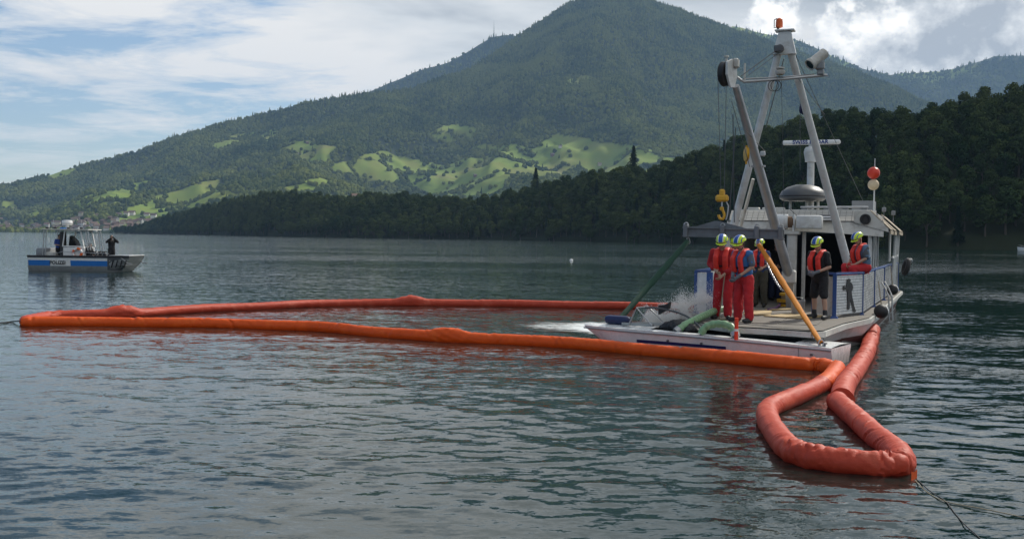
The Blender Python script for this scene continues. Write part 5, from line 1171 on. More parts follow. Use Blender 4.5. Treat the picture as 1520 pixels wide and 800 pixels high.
# ================================================================== people
M_SKIN = mat('skin', (0.44, 0.26, 0.18), 0.55, vary=0.08, vscale=14)
M_HAIR = mat('dark_hair', (0.03, 0.022, 0.016), 0.7, vary=0.3, vscale=60)
M_EYE = mat('eye', (0.02, 0.016, 0.014), 0.2)
M_LIP = mat('lip', (0.30, 0.12, 0.10), 0.5)
def cloth(name, c): return mat(name, c, 0.85, vary=0.16, vscale=9, bump=0.35, bscale=40)
C_RED = cloth('red_workwear', (0.46, 0.016, 0.022)); C_REDJ = cloth('red_jacket_cloth', (0.40, 0.014, 0.018)); C_BLUE = cloth('blue_shirt_cloth', (0.035, 0.14, 0.36)); C_GREYB = cloth('grey_blue_shirt_cloth', (0.10, 0.17, 0.26))
C_BLACK = cloth('black_cloth', (0.012, 0.012, 0.014)); C_NAVY = cloth('navy_cloth_work', (0.02, 0.03, 0.07)); C_KHAKI = cloth('khaki_cloth', (0.065, 0.06, 0.042)); C_POLB = cloth('police_blue_cloth', (0.025, 0.07, 0.30))
C_VEST = mat('life_vest_red', (0.70, 0.035, 0.02), 0.6, vary=0.12, vscale=10, bump=0.25, bscale=30); C_GLOVE = cloth('grey_glove', (0.13, 0.14, 0.16)); C_BOOT = mat('boot_leather', (0.02, 0.02, 0.022), 0.6, vary=0.3)
M_HVY = mat('fluorescent_yellow_shell', (0.60, 0.78, 0.02), 0.35, vary=0.06); M_HBLUE = mat('helmet_blue', (0.02, 0.09, 0.38), 0.4); M_HWHITE = mat('reflective_white', (0.75, 0.78, 0.78), 0.4)

def cap(mb, p, q, r0, r1, n=14):
    p, q = Vector(p), Vector(q); d = q - p; L = d.length; d = d / max(L, 1e-6); pts = []; rs = []
    for t in (-0.99, -0.8, -0.5, 0): pts.append(p + d * r0 * t); rs.append(r0 * math.sqrt(max(0.0004, 1 - t * t)))
    for t in (0, 0.5, 0.8, 0.99): pts.append(q + d * r1 * t); rs.append(r1 * math.sqrt(max(0.0004, 1 - t * t)))
    mb.tube(pts, rs, n)
def fused(mb, name, m, parent, voxel, wrinkle=0.0, seed=0, smooth=4):
    """one continuous skin over the overlapping shapes"""
    me = mb.mesh(name, m, smooth=0); tmp = bpy.data.objects.new(name, me); COL.objects.link(tmp)
    md = tmp.modifiers.new('r', 'REMESH'); md.mode = 'VOXEL'; md.voxel_size = voxel; md.use_smooth_shade = True
    sm = tmp.modifiers.new('s', 'SMOOTH'); sm.factor = 0.5; sm.iterations = smooth
    dg = bpy.context.evaluated_depsgraph_get(); out = bpy.data.meshes.new_from_object(tmp.evaluated_get(dg)); bpy.data.objects.remove(tmp); bpy.data.meshes.remove(me)
    out.name = name
    if not out.materials: out.materials.append(m)
    if wrinkle:
        n = len(out.vertices); co = np.empty(n * 3, np.float32); no = np.empty(n * 3, np.float32); out.vertices.foreach_get('co', co); out.vertices.foreach_get('normal', no); co = co.reshape(-1, 3); no = no.reshape(-1, 3)
        d = np.array([mnoise.noise(Vector((c[0] * 8 + seed + c[2] * 4, c[1] * 8 - c[2] * 3, c[2] * 9))) + 0.4 * mnoise.noise(Vector((c[0] * 22 + c[2] * 10, c[1] * 22 + seed, c[2] * 16))) for c in co], np.float32)
        co = co + no * (d * wrinkle)[:, None]; out.vertices.foreach_set('co', co.reshape(-1)); out.update()
    out.polygons.foreach_set('use_smooth', [True] * len(out.polygons))
    o = bpy.data.objects.new(name, out); COL.objects.link(o); o.parent = parent; return o
def hand(mb, w, e, side, curl=0.6, k=1.0, palm_in=None):
    """palm and five fingers, continuing the forearm e->w"""
    d = (Vector(w) - Vector(e)).normalized(); x = Vector((-side, 0, 0)) if palm_in is None else Vector(palm_in)
    nrm = (x - d * x.dot(d)).normalized(); lat = d.cross(nrm).normalized(); w = Vector(w)
    cap(mb, w, w + d * 0.07, 0.026 * k, 0.034 * k, 10); cap(mb, w + d * 0.05 - lat * 0.018, w + d * 0.075 + lat * 0.02, 0.024 * k, 0.024 * k, 8)
    for i, (o, l) in enumerate(((-0.033, 0.070), (-0.011, 0.080), (0.011, 0.076), (0.033, 0.060))):
        p = w + d * 0.085 + lat * o; a = curl * 0.55; dd = d
        for seg, f in ((0, 0.42), (1, 0.32), (2, 0.26)):
            dd = (dd * math.cos(a) + nrm * math.sin(a)).normalized(); q = p + dd * l * f; cap(mb, p, q, 0.0105 * k, 0.0095 * k, 7); p = q; a = curl * 0.75
    s = 1 if lat.z > 0 else -1
    p = w + d * 0.03 + lat * 0.03 * s; q = p + (d * 0.6 + lat * 0.6 * s + nrm * 0.5).normalized() * 0.045; cap(mb, p, q, 0.014 * k, 0.012 * k, 7); cap(mb, q, q + (d * 0.9 + nrm * 0.5).normalized() * 0.035, 0.012 * k, 0.010 * k, 7)

def person(label, loc, face, pose, wear, scale=1.0, group=None, voxel=0.012):
    """pose: joints in metres, x to the figure's left as seen from behind mirrored, y forward, z up"""
    rz = math.atan2(-face[0], face[1]); root = thing('person', label, 'person', loc, rz, group); root.scale = (scale,) * 3
    J = dict(pelvis=(0, 0, 0.95), hipR=(0.10, 0, 0.92), hipL=(-0.10, 0, 0.92), kneeR=(0.115, 0.03, 0.50), kneeL=(-0.115, 0.03, 0.50), ankR=(0.125, -0.02, 0.09), ankL=(-0.125, -0.02, 0.09), waist=(0, 0.0, 1.10), chest=(0, 0.0, 1.32), neck=(0, -0.01, 1.50), head=(0, 0.03, 1.655),
             shR=(0.20, 0, 1.44), shL=(-0.20, 0, 1.44), elR=(0.25, 0.02, 1.16), elL=(-0.25, 0.02, 1.16), wrR=(0.14, 0.24, 1.06), wrL=(-0.14, 0.24, 1.06), toeR=(0.15, 0.17, 0.045), toeL=(-0.15, 0.17, 0.045))
    J.update(pose.get('j', {})); J = {k: Vector(v) for k, v in J.items()}
    lean = pose.get('lean', 0); pv = J['pelvis']
    if lean:
        M = Matrix.Rotation(-R(lean), 3, 'X')
        for k in ('waist', 'chest', 'neck', 'head', 'shR', 'shL', 'elR', 'elL', 'wrR', 'wrL'): J[k] = pv + M @ (J[k] - pv)
    hp = pose.get('nod', 12); ht = pose.get('turn', 0); HR = Matrix.Rotation(R(ht), 3, 'Z') @ Matrix.Rotation(-R(hp), 3, 'X'); hc = J['head']
    # ---- body
    b = MB(); b.sph(hc + HR @ Vector((0, 0.0, 0.02)), (0.078, 0.098, 0.105), 16, 12, HR); b.sph(hc + HR @ Vector((0, 0.028, -0.055)), (0.058, 0.066, 0.068), 14, 10, HR)
    cap(b, hc + HR @ Vector((0, 0.092, 0.012)), hc + HR @ Vector((0, 0.112, -0.022)), 0.011, 0.016, 8)
    for s in (-1, 1): b.sph(hc + HR @ Vector((s * 0.08, -0.005, -0.005)), (0.012, 0.022, 0.034), 8, 6, HR)
    cap(b, J['neck'] - Vector((0, 0, 0.05)), hc + HR @ Vector((0, -0.015, -0.06)), 0.058, 0.055)
    cap(b, J['pelvis'], J['waist'], 0.12, 0.12); cap(b, J['waist'], J['chest'], 0.12, 0.14); cap(b, J['chest'], J['neck'] - Vector((0, 0, 0.06)), 0.13, 0.07)
    for s in 'RL':
        cap(b, J['chest'] + Vector((0, 0, 0.06)), J['sh' + s], 0.09, 0.06); cap(b, J['sh' + s], J['el' + s], 0.052, 0.041); cap(b, J['el' + s], J['wr' + s], 0.042, 0.028); hand(b, J['wr' + s], J['el' + s], 1 if s == 'R' else -1, pose.get('curl', 0.7), 1.0, pose.get('palm' + s))
        cap(b, J['hip' + s], J['knee' + s], 0.085, 0.058); calf = J['knee' + s].lerp(J['ank' + s], 0.35) - Vector((0, 0.012, 0)); cap(b, J['knee' + s], calf, 0.055, 0.058); cap(b, calf, J['ank' + s], 0.058, 0.040); cap(b, J['ank' + s] - Vector((0, 0.03, 0.03)), J['toe' + s], 0.04, 0.03)
    fused(b, 'body', M_SKIN, root, voxel, smooth=2)
    for s in (-1, 1):
        e = MB(); e.sph(hc + HR @ Vector((s * 0.031, 0.090, 0.012)), (0.011, 0.006, 0.007), 8, 6, HR); e.build('eye', M_EYE, root)
    e = MB(); e.sph(hc + HR @ Vector((0, 0.091, -0.058)), (0.022, 0.008, 0.006), 8, 6, HR); e.build('mouth', M_LIP, root)
    # ---- clothes
    w = wear
    if 'trousers' in w:
        t = MB(); short = w.get('shorts'); cap(t, J['pelvis'] + Vector((0, 0, -0.02)), J['waist'] - Vector((0, 0, 0.05)), 0.16, 0.152)
        for s in 'RL':
            if short: q = J['hip' + s].lerp(J['knee' + s], 0.92); cap(t, J['hip' + s], q, 0.112, 0.10)
            else: cap(t, J['hip' + s], J['knee' + s], 0.122, 0.100); q = J['knee' + s].lerp(J['ank' + s], 0.95); cap(t, J['knee' + s], q, 0.097, 0.094)
        fused(t, 'shorts' if short else 'trousers', w['trousers'], root, 0.016, 0.013, int(loc[0] * 10) % 17)
    if 'top' in w:
        t = MB(); lo = J['pelvis'] + Vector((0, 0, 0.02)) if not w.get('tucked') else J['waist'] - Vector((0, 0, 0.06))
        for f0, f1, r0, r1 in ((lo, J['waist'], 0.15, 0.145), (J['waist'], J['chest'], 0.145, 0.162), (J['chest'], J['neck'] - Vector((0, 0, 0.07)), 0.155, 0.085)):
            for dx in (-0.05, 0.05): cap(t, f0 + Vector((dx, 0, 0)), f1 + Vector((dx * (1 if f1 != J['neck'] else 0.5), 0, 0)), r0 * 1.0, r1 * 1.0)
        for s in 'RL':
            cap(t, J['chest'] + Vector((0, 0, 0.07)), J['sh' + s], 0.10, 0.078)
            if w.get('short_sleeve'): cap(t, J['sh' + s], J['sh' + s].lerp(J['el' + s], 0.72), 0.078, 0.072)
            else: cap(t, J['sh' + s], J['el' + s], 0.086, 0.074); cap(t, J['el' + s], J['el' + s].lerp(J['wr' + s], w.get('sleeve', 0.92)), 0.074, 0.062)
        fused(t, w.get('top_name', 'jacket'), w['top'], root, 0.016, 0.012, 7 + int(loc[0] * 10) % 13)
        if 'sleeve_mat' in w:
            for s in 'RL':
                t = MB(); cap(t, J['sh' + s].lerp(J['el' + s], 0.1), J['sh' + s].lerp(J['el' + s], 0.74), 0.082, 0.077); fused(t, 'sleeve', w['sleeve_mat'], root, 0.016, 0.006, 2)
    for s in 'RL':
        if w.get('gloves'):
            t = MB(); cap(t, J['wr' + s].lerp(J['el' + s], 0.22), J['wr' + s], 0.042, 0.036); hand(t, J['wr' + s], J['el' + s], 1 if s == 'R' else -1, pose.get('curl', 0.7), 1.28, pose.get('palm' + s)); fused(t, 'glove', w['gloves'], root, 0.009, smooth=2)
        t = MB(); cap(t, J['ank' + s] + (J['knee' + s] - J['ank' + s]) * 0.22, J['ank' + s], 0.055, 0.055); cap(t, J['ank' + s] - Vector((0, 0.04, 0.035)), J['toe' + s], 0.052, 0.045); cap(t, J['ank' + s] - Vector((0, 0.035, 0.05)), J['toe' + s] - Vector((0, 0.0, 0.01)), 0.042, 0.038); fused(t, 'boot', C_BOOT, root, 0.014)
    if w.get('vest'):
        t = MB(); up = (J['neck'] - J['waist']).normalized(); fw = Vector((0, 1, 0)) - up * up.y; fw.normalize()
        for s in (-1, 1):
            pts = [J['waist'] + fw * 0.180 + Vector((s * 0.095, 0, 0)), J['waist'].lerp(J['chest'], 0.55) + fw * 0.20 + Vector((s * 0.105, 0, 0)), J['chest'] + fw * 0.19 + Vector((s * 0.10, 0, 0)) + up * 0.05, J['neck'] + Vector((s * 0.105, 0.03, -0.03)) + fw * 0.05, J['neck'] + Vector((s * 0.09, -0.06, 0.01)), J['neck'] + Vector((0, -0.115, 0.0))]
            for p0, p1 in zip(pts, pts[1:]):
                for dx in (-0.02, 0.02): cap(t, p0 + Vector((dx, 0, 0)), p1 + Vector((dx, 0, 0)), 0.043, 0.043, 10)
        v_ = fused(t, 'life_vest', C_VEST, root, 0.014, 0.008, 11)
        t = MB(); wpt = J['waist'].lerp(J['chest'], 0.3); t.tube([wpt + Vector((0.19 * math.cos(a), 0, 0)) + fw * (0.175 * math.sin(a)) for a in [6.283 * i / 20 for i in range(20)]], 0.016, 6, closed=True); t.build('belt', C_BLACK, v_)
    hat = w.get('hat')
    if hat == 'helmet':
        def dome(phis, rk, t0=0.0, t1=1.0, nn=9):
            pts = []
            for i in range(nn + 1):
                th = (t0 + (t1 - t0) * i / nn) * 1.55
                for ph in phis: pts.append(hc + HR @ (Vector((0.130 * math.sin(th) * math.cos(ph), 0.158 * math.sin(th) * math.sin(ph), 0.130 * math.cos(th))) * rk + Vector((0, -0.004, 0.055))))
            return pts
        m1 = MB(); ph = [6.2832 * i / 24 for i in range(24)]; pts = dome(ph, 1.0); n = 24
        m1.add(pts, [(i * n + j, i * n + (j + 1) % n, (i + 1) * n + (j + 1) % n, (i + 1) * n + j) for i in range(9) for j in range(n)]); sh_ = m1.build('helmet', M_HVY, root, smooth=60)
        m2 = MB(); pts = []
        for i in range(8):
            a = math.pi * (0.16 + 0.68 * i / 7); pts += [hc + HR @ Vector((0.132 * math.cos(a), 0.160 * math.sin(a), 0.035)), hc + HR @ Vector((0.134 * math.cos(a), 0.194 * math.sin(a), 0.018))]
        m2.add(pts, [(2 * i, 2 * i + 1, 2 * i + 3, 2 * i + 2) for i in range(7)]); m2.build('peak', M_HVY, sh_, fix=False)
        def stripe(x0, x1, rk, mm, nm):          # a band running from brow to nape
            m3 = MB(); pts = []; na = 14
            for i in range(na + 1):
                al = -1.45 + 2.9 * i / na
                for k in range(4):
                    x_ = x0 + (x1 - x0) * k / 3; kk = math.sqrt(max(0.05, 1 - (x_ / 0.130) ** 2)); pts.append(hc + HR @ (Vector((x_, 0.158 * math.sin(al) * kk, 0.130 * math.cos(al) * kk)) * rk + Vector((0, -0.004, 0.055))))
            m3.add(pts, [(i * 4 + j, i * 4 + j + 1, (i + 1) * 4 + j + 1, (i + 1) * 4 + j) for i in range(na) for j in range(3)]); m3.build(nm, mm, sh_, smooth=60, fix=False)
        stripe(-0.040, 0.040, 1.020, M_HBLUE, 'blue_stripe')
        for sg in (-1, 1): stripe(sg * 0.042, sg * 0.056, 1.024, M_HWHITE, 'white_stripe'); stripe(sg * 0.098, sg * 0.108, 1.024, M_HBLUE, 'blue_stripe')
        m4 = MB(); m4.tube([hc + HR @ Vector(v) for v in ((0.098, 0.0, 0.02), (0.082, 0.02, -0.06), (0.04, 0.055, -0.112), (-0.04, 0.055, -0.112), (-0.082, 0.02, -0.06), (-0.098, 0.0, 0.02))], 0.007, 5); m4.build('chin_strap', C_BLACK, sh_)
    elif hat == 'cap':
        m1 = MB(); m1.sph(hc + HR @ Vector((0, -0.005, 0.045)), (0.094, 0.112, 0.092), 16, 10, HR); m1.box(hc + HR @ Vector((0, 0.13, 0.035)), (0.13, 0.10, 0.012), HR); m1.build('cap', C_BLACK, root)
    else:
        m1 = MB(); m1.sph(hc + HR @ Vector((0, -0.016, 0.042)), (0.086, 0.104, 0.092), 16, 10, HR); fused(m1, 'hair', M_HAIR, root, 0.012, 0.006, 5, 1)
    return root, J

DZ = Vector((0, 0, 0.016))
RED = dict(trousers=C_RED, top=C_REDJ, vest=True, hat='helmet', top_name='jacket', sleeve=0.62)
person('person in red jacket and trousers holding a rope, wearing a red life vest and helmet', deck_at(1073, 474) + DZ, (-0.48, -0.88), dict(lean=10, nod=24, turn=6, j=dict(wrR=(0.08, 0.26, 1.08), wrL=(-0.06, 0.30, 0.98), elR=(0.29, 0.0, 1.18), elL=(-0.26, 0.05, 1.15), ankR=(0.17, -0.06, 0.09), ankL=(-0.13, 0.08, 0.09), kneeL=(-0.12, 0.10, 0.5), toeR=(0.19, 0.16, 0.045), toeL=(-0.18, 0.21, 0.045))), RED, 1.03)
person('person in red workwear standing behind two colleagues in helmets', deck_at(1089, 468) + DZ, (-0.25, -1), dict(lean=10, nod=20, turn=10), dict(RED), 1.02)
person('person in blue short sleeved shirt and red trousers with gloved hands joined', deck_at(1104, 479) + DZ, (-0.82, -0.58), dict(lean=10, nod=22, turn=8, j=dict(wrR=(0.06, 0.28, 1.02), wrL=(-0.05, 0.30, 0.98), elR=(0.28, 0.0, 1.16), elL=(-0.27, 0.03, 1.17), ankR=(0.19, -0.02, 0.09), ankL=(-0.17, 0.02, 0.09), kneeR=(0.15, 0.03, 0.5), kneeL=(-0.15, 0.04, 0.5), toeR=(0.25, 0.16, 0.045), toeL=(-0.20, 0.21, 0.045))), dict(trousers=C_RED, top=C_BLUE, sleeve_mat=cloth('grey_sleeve', (0.10, 0.12, 0.16)), short_sleeve=True, top_name='shirt', gloves=C_GLOVE, vest=True, hat='helmet', tucked=True), 1.02)
person('person in khaki trousers and dark top with red vest behind the yellow sling', deck_at(1127, 456) + DZ, (-0.45, -0.9), dict(lean=2, nod=14, turn=-10), dict(trousers=C_KHAKI, top=cloth('blue_grey_top', (0.03, 0.06, 0.16)), top_name='shirt', short_sleeve=True, vest=True, hat='helmet'), 0.98)
person('person in dark clothes standing in the cabin shade behind the yellow sling', deck_at(1150, 446) + DZ, (0.3, -0.95), dict(lean=4, nod=10), dict(trousers=C_NAVY, top=C_BLACK, hat='cap'), 0.98)
person('person in black shirt and shorts with red life vest, grey gloves and helmet', deck_at(1216, 474) + DZ, (-0.78, -0.62), dict(lean=7, nod=22, turn=6, j=dict(wrR=(0.04, 0.30, 1.05), wrL=(-0.10, 0.30, 1.07), elR=(0.28, 0.02, 1.15), elL=(-0.28, 0.03, 1.16), ankR=(0.17, -0.05, 0.09), ankL=(-0.2, 0.06, 0.09), kneeR=(0.15, 0.0, 0.5), kneeL=(-0.16, 0.07, 0.5), toeR=(0.24, 0.12, 0.045), toeL=(-0.26, 0.24, 0.045))), dict(trousers=C_BLACK, shorts=True, top=C_BLACK, short_sleeve=True, top_name='shirt', gloves=C_GLOVE, vest=True, hat='helmet'), 1.01)
seat = BW(-1.40, 27.35, ZD + 1.045)
sit = dict(pelvis=(0, -0.02, 0.10), hipR=(0.10, 0, 0.10), hipL=(-0.10, 0, 0.10), kneeR=(0.16, 0.42, 0.10), kneeL=(-0.14, 0.43, 0.06), ankR=(0.15, 0.38, -0.32), ankL=(-0.13, 0.36, -0.35), toeR=(0.17, 0.55, -0.38), toeL=(-0.13, 0.53, -0.41), waist=(0, -0.02, 0.25), chest=(0, 0.0, 0.47), neck=(0, 0.0, 0.65), head=(0, 0.04, 0.795), shR=(0.185, 0, 0.59), shL=(-0.185, 0, 0.59), elR=(0.25, 0.12, 0.34), elL=(-0.25, 0.12, 0.34), wrR=(0.13, 0.34, 0.24), wrL=(-0.12, 0.34, 0.24))
person('person in grey blue shirt and red trousers sitting on the work boat rail', seat, (-0.93, -0.36), dict(lean=12, nod=26, j=sit), dict(trousers=C_RED, top=C_GREYB, sleeve_mat=cloth('dark_grey_sleeve', (0.07, 0.075, 0.085)), short_sleeve=True, top_name='shirt', vest=True, hat='helmet', tucked=True), 1.0)
# rope in the hands of the person in red
h0 = deck_at(1073, 474)
line_thing('hand_rope', 'pale rope hanging from the hands of the person in red', 'rope', catmull([h0 + Vector((-0.06, -0.44, 1.02)), h0 + Vector((-0.10, -0.42, 0.6)), h0 + Vector((-0.13, -0.36, 0.2)), h0 + Vector((-0.12, -0.30, 0.03)), h0 + Vector((0.1, -0.2, 0.03))], 0.05), 0.012, M_ROPE)

# ================================================================== police launch
PB = at_z(113, 403, 0.0); PRZ = R(-4)
def police_boat():
    root = thing('police_boat', 'blue and white police launch with ramp bow, radar and tubular roof frame', 'patrol boat', (PB.x, PB.y, 0), PRZ); root.scale = (0.9, 1, 1)
    X0, X1, W = -3.4, 3.62, 2.4
    S = [i / 30 for i in range(31)]
    def sec(s):
        x = X0 + (X1 - X0) * s; zt = 0.90 + 0.02 * s + 0.10 * max(0, s - 0.75); k = max(0, (s - 0.78) / 0.22); zb = -0.35 + 0.38 * k ** 1.5; b = W / 2 * (1 - 0.10 * k)
        xs = x - 0.18 * (1 - s) * 0
        return [Vector((x, -b, zt)), Vector((x, -b + 0.02, zt - 0.12)), Vector((x - 0.20 * k, -b + 0.05, zt - 0.42)), Vector((x - 0.5 * k, -b * 0.96 + 0.06, 0.10 + 0.3 * k)), Vector((x - 0.62 * k, -b * 0.7, zb)), Vector((x - 0.62 * k, b * 0.7, zb)), Vector((x - 0.5 * k, b * 0.96 - 0.06, 0.10 + 0.3 * k)), Vector((x - 0.20 * k, b - 0.05, zt - 0.42)), Vector((x, b - 0.02, zt - 0.12)), Vector((x, b, zt))]
    mb = MB(); rings = [[v + Vector((0, W / 2, 0)) for v in sec(s)] for s in S]
    mb.loft(rings, caps=False, closed=False); n = 10; mb.add(rings[0], [tuple(range(n))]); mb.add(rings[-1], [tuple(range(n))]); h = mb.build('hull', M_ALU, root, smooth=40)
    def strip(x0, x1, za, zb_, m, nm, off, par=h):
        mb = MB(); pts = []; N_ = 24
        for i in range(N_ + 1):
            s = (x0 - X0) / (X1 - X0) + (x1 - x0) / (X1 - X0) * i / N_; c = [v + Vector((0, W / 2, 0)) for v in sec(s)]
            def yz(z):
                for a, b in zip(c, c[1:5]):
                    if b.z <= z <= a.z + 1e-6: t = (a.z - z) / (a.z - b.z); return a.lerp(b, t)
                return c[0]
            pts += [yz(za) + Vector((0, -off, 0)), yz(zb_) + Vector((0, -off, 0))]
        mb.add(pts, [(2 * i, 2 * i + 2, 2 * i + 3, 2 * i + 1) for i in range(N_)]); return mb.build(nm, m, par, fix=False)
    PBLUE = mat('police_blue_paint', (0.02, 0.16, 0.50), 0.4, vary=0.08)
    strip(-3.38, 2.35, 0.80, 0.66, M_WHITE_CLEAN, 'white_band', 0.008); strip(-3.36, -1.85, 0.66, 0.34, PBLUE, 'blue_band', 0.008); strip(-0.42, 2.15, 0.66, 0.34, PBLUE, 'blue_band', 0.008); wp = strip(-1.85, -0.42, 0.70, 0.32, M_WHITE_CLEAN, 'name_panel', 0.012)
    tm = text_mesh('POLIZEI', 0.30, mat('black_lettering', (0.01, 0.01, 0.012), 0.5), 0.003); o = bpy.data.objects.new('lettering', tm); COL.objects.link(o); o.parent = wp; o.location = (-1.30, 0.012, 0.52); o.rotation_euler = (R(84), 0, 0)
    mb = MB(); 
    for y in (0.0, W): mb.tube([v[0] + Vector((0, W / 2 + (y - 0) , 0)) if y == 0 else v[9] + Vector((0, W / 2, 0)) for v in [sec(s) for s in S]], 0.06, 7)
    mb.build('rub_rail', M_BLACK, root)
    fl = MB(); fl.box((0.0, W / 2, 0.42), (6.6, W - 0.15, 0.04)); fl.build('floor', M_GREY, root)
    # ramp bow: dark side panel with black strips and hinged arm
    rp = strip(2.15, 3.60, 0.86, 0.12, M_DARKSTEEL, 'ramp_panel', 0.014)
    for k in range(4):
        mb = MB(); x = 2.45 + 0.30 * k; mb.bar((x + 0.13, -0.01, 0.72), (x - 0.03, 0.03, 0.26), 0.07, 0.04); mb.build('rubber_strip', M_BLACK, rp)
    mb = MB(); mb.rbox((2.95, W / 2, 0.98), (1.4, W - 0.1, 0.07), 0.02); mb.build('bow_deck', M_ALU, root)
    for y in (0.1, W - 0.1):
        mb = MB(); mb.tube([(2.75, y, 1.02), (3.2, y, 0.78), (3.55, y - 0.05, 0.52), (3.85, y - 0.05, 0.50)], 0.03, 7); mb.build('ramp_arm', M_STEEL, root)
    # roof frame
    for x in (-2.55, 0.62):
        for y in (0.35, W - 0.35):
            mb = MB(); x2 = x + (0.12 if x < 0 else -0.15); mb.tube([(x, y, 0.9 if x < 0 else 1.3), (x2, y, 2.5)], 0.035, 7); mb.tube([(x + 0.2, y, 0.9 if x < 0 else 1.3), (x2 + 0.15, y, 2.5)], 0.03, 7)
            for k in range(3): mb.tube([(x + 0.03, y, 1.35 + 0.38 * k), (x + 0.2, y, 1.35 + 0.38 * k)], 0.018, 6)
            mb.build('frame_post', M_STEEL, root)
    mb = MB(); mb.rbox((-0.95, W / 2, 2.53), (3.3, W - 0.5, 0.07), 0.03); rf = mb.build('roof', M_CREAM, root)
    for x in (-2.3, -1.75, -0.8, 0.1):
        mb = MB(); mb.rbox((x, 0.5, 2.62), (0.20, 0.14, 0.11), 0.03); mb.build('roof_lamp', M_BLACK, rf)
    mb = MB(); mb.rbox((-1.4, 0.9, 2.61), (0.35, 0.3, 0.10), 0.03); mb.build('light_bar', PBLUE, rf)
    mb = MB(); mb.lathe([(0.14, 0), (0.10, 0.25)], (-1.28, W / 2, 2.56), 12); mb.lathe([(0.30, 0.25), (0.34, 0.30), (0.34, 0.47), (0.30, 0.54), (0.1, 0.56)], (-1.28, W / 2, 2.56), 20); rd = mb.build('radar_dome', M_WHITE_CLEAN, rf)
    mb = MB(); mb.lathe([(0.345, 0.33), (0.345, 0.36)], (-1.28, W / 2, 2.56), 20); mb.build('dome_band', M_DARKSTEEL, rd)
    for x in (-2.6, -0.6): mb = MB(); mb.cyl((x, W - 0.5, 2.56), (x - 0.06, W - 0.5, 3.15), 0.012, 0.006, 5); mb.build('whip_aerial', M_WHITE, rf)
    # wheelhouse console with windscreen
    mb = MB(); mb.rbox((-0.45, W / 2, 0.95), (1.5, 1.5, 1.06), 0.06); cs = mb.build('console', M_WHITE_CLEAN, root)
    for x0, x1, z0, z1 in ((-1.18, -1.02, 1.48, 2.5), (0.30, 0.06, 1.48, 2.5)):
        for y in (0.45, W - 0.45):
            mb = MB(); mb.bar((x0, y, z0), (x1, y, z1), 0.09, 0.06); mb.build('screen_pillar', M_WHITE_CLEAN, cs)
    mb = MB()
    for y in (0.45, W - 0.45): mb.bar((-1.12, y, 1.52), (0.3, y, 1.52), 0.06, 0.06); mb.bar((-1.02, y, 2.44), (0.08, y, 2.44), 0.05, 0.05)
    mb.build('screen_sill', M_WHITE_CLEAN, cs)
    gm = bpy.data.materials['clear_screen']
    for y in (0.45, W - 0.45): mb = MB(); mb.add([(-1.1, y, 1.55), (0.27, y, 1.55), (0.07, y, 2.42), (-1.02, y, 2.42)], [(0, 1, 2, 3)]); mb.build('window_pane', gm, cs, fix=False)
    mb = MB(); mb.prism([(-0.95, 0.8, 1.5), (-0.35, 0.8, 1.5), (-0.55, 0.8, 1.85), (-0.88, 0.8, 2.15)], (0, 0.6, 0)); mb.build('seat_back', M_BLACK, cs)
    mb = MB(); mb.rbox((-1.28, 0.7, 1.4), (0.22, 0.5, 2.0), 0.03); mb.build('door', M_DARKIN, cs)
    # outboard, transom box
    mb = MB(); mb.rbox((-2.75, W / 2, 1.12), (0.75, 1.4, 0.55), 0.10, seg=2); mb.build('engine_box', M_GREY, root)
    mb = MB(); mb.rbox((-2.1, W / 2, 0.95), (0.8, 1.5, 0.4), 0.05); mb.build('stern_bench', M_CREAM, root)
    mb = MB(); mb.tube([(-1.7, 0.12, 1.0), (-1.0, 0.12, 1.2), (0.8, 0.12, 1.14), (2.2, 0.12, 1.10)], 0.02, 6); mb.build('side_rail', M_STEEL, root)
    return root
police_boat()
def PW(x, y, z):
    x *= 0.9
    return Vector((PB.x + x * math.cos(PRZ) - y * math.sin(PRZ), PB.y + x * math.sin(PRZ) + y * math.cos(PRZ), z))
def life_ring():
    c = PW(-0.12, 0.36, 1.12); root = thing('life_ring', 'orange and white life ring hung on the police launch console', 'life ring', c)
    for k in range(8):
        mb = MB(); a0 = 6.283 * k / 8; mb.tube([(0.26 * math.cos(a0 + 0.785 * j / 4), 0.0, 0.26 * math.sin(a0 + 0.785 * j / 4)) for j in range(5)], 0.075, 8); mb.build('ring_segment', M_ORANGE if k % 2 else M_WHITE_CLEAN, root)
life_ring()
def gear():
    c = PW(1.0, 1.0, 0.44); root = thing('diving_gear', 'heap of black diving gear with hoses on the police launch deck', 'diving gear', c)
    for k, (x, z) in enumerate(((-0.4, 0.36), (-0.15, 0.45), (0.15, 0.42), (0.42, 0.40))):
        mb = MB(); mb.lathe([(0.05, -0.40), (0.12, -0.34), (0.12, 0.25), (0.05, 0.33), (0.03, 0.40)], (x, 0.1 * (k % 2), z), 12, (0.3 - 0.2 * k, 0.2, 1)); mb.build('air_cylinder', M_BLACK if k != 1 else M_WHITE, root)
    for k in range(5):
        mb = MB(); mb.tube([(-0.5 + 0.25 * k + 0.28 * math.cos(a), 0.05 * k - 0.3, 0.5 + 0.28 * math.sin(a)) for a in [math.pi * j / 10 for j in range(11)]], 0.028, 6); mb.build('breathing_hose', M_BLACK, root)
    mb = MB(); mb.sph((0.0, 0, 0.25), (0.75, 0.4, 0.32), 14, 8); fused(mb, 'kit_bag', M_BLACK, root, 0.05, 0.05, 4)
gear()
person('person in blue shirt standing at the police launch console', PW(-1.72, 0.95, 0.44), (0.75, -0.65), dict(nod=8, j=dict(wrR=(0.10, 0.34, 1.12), wrL=(-0.12, 0.34, 1.1))), dict(trousers=C_BLACK, top=C_POLB, short_sleeve=True, top_name='shirt'), 1.0, voxel=0.014)
crouch = {k: tuple(Vector(v) + Vector((0, 0, 0.38))) for k, v in sit.items()}
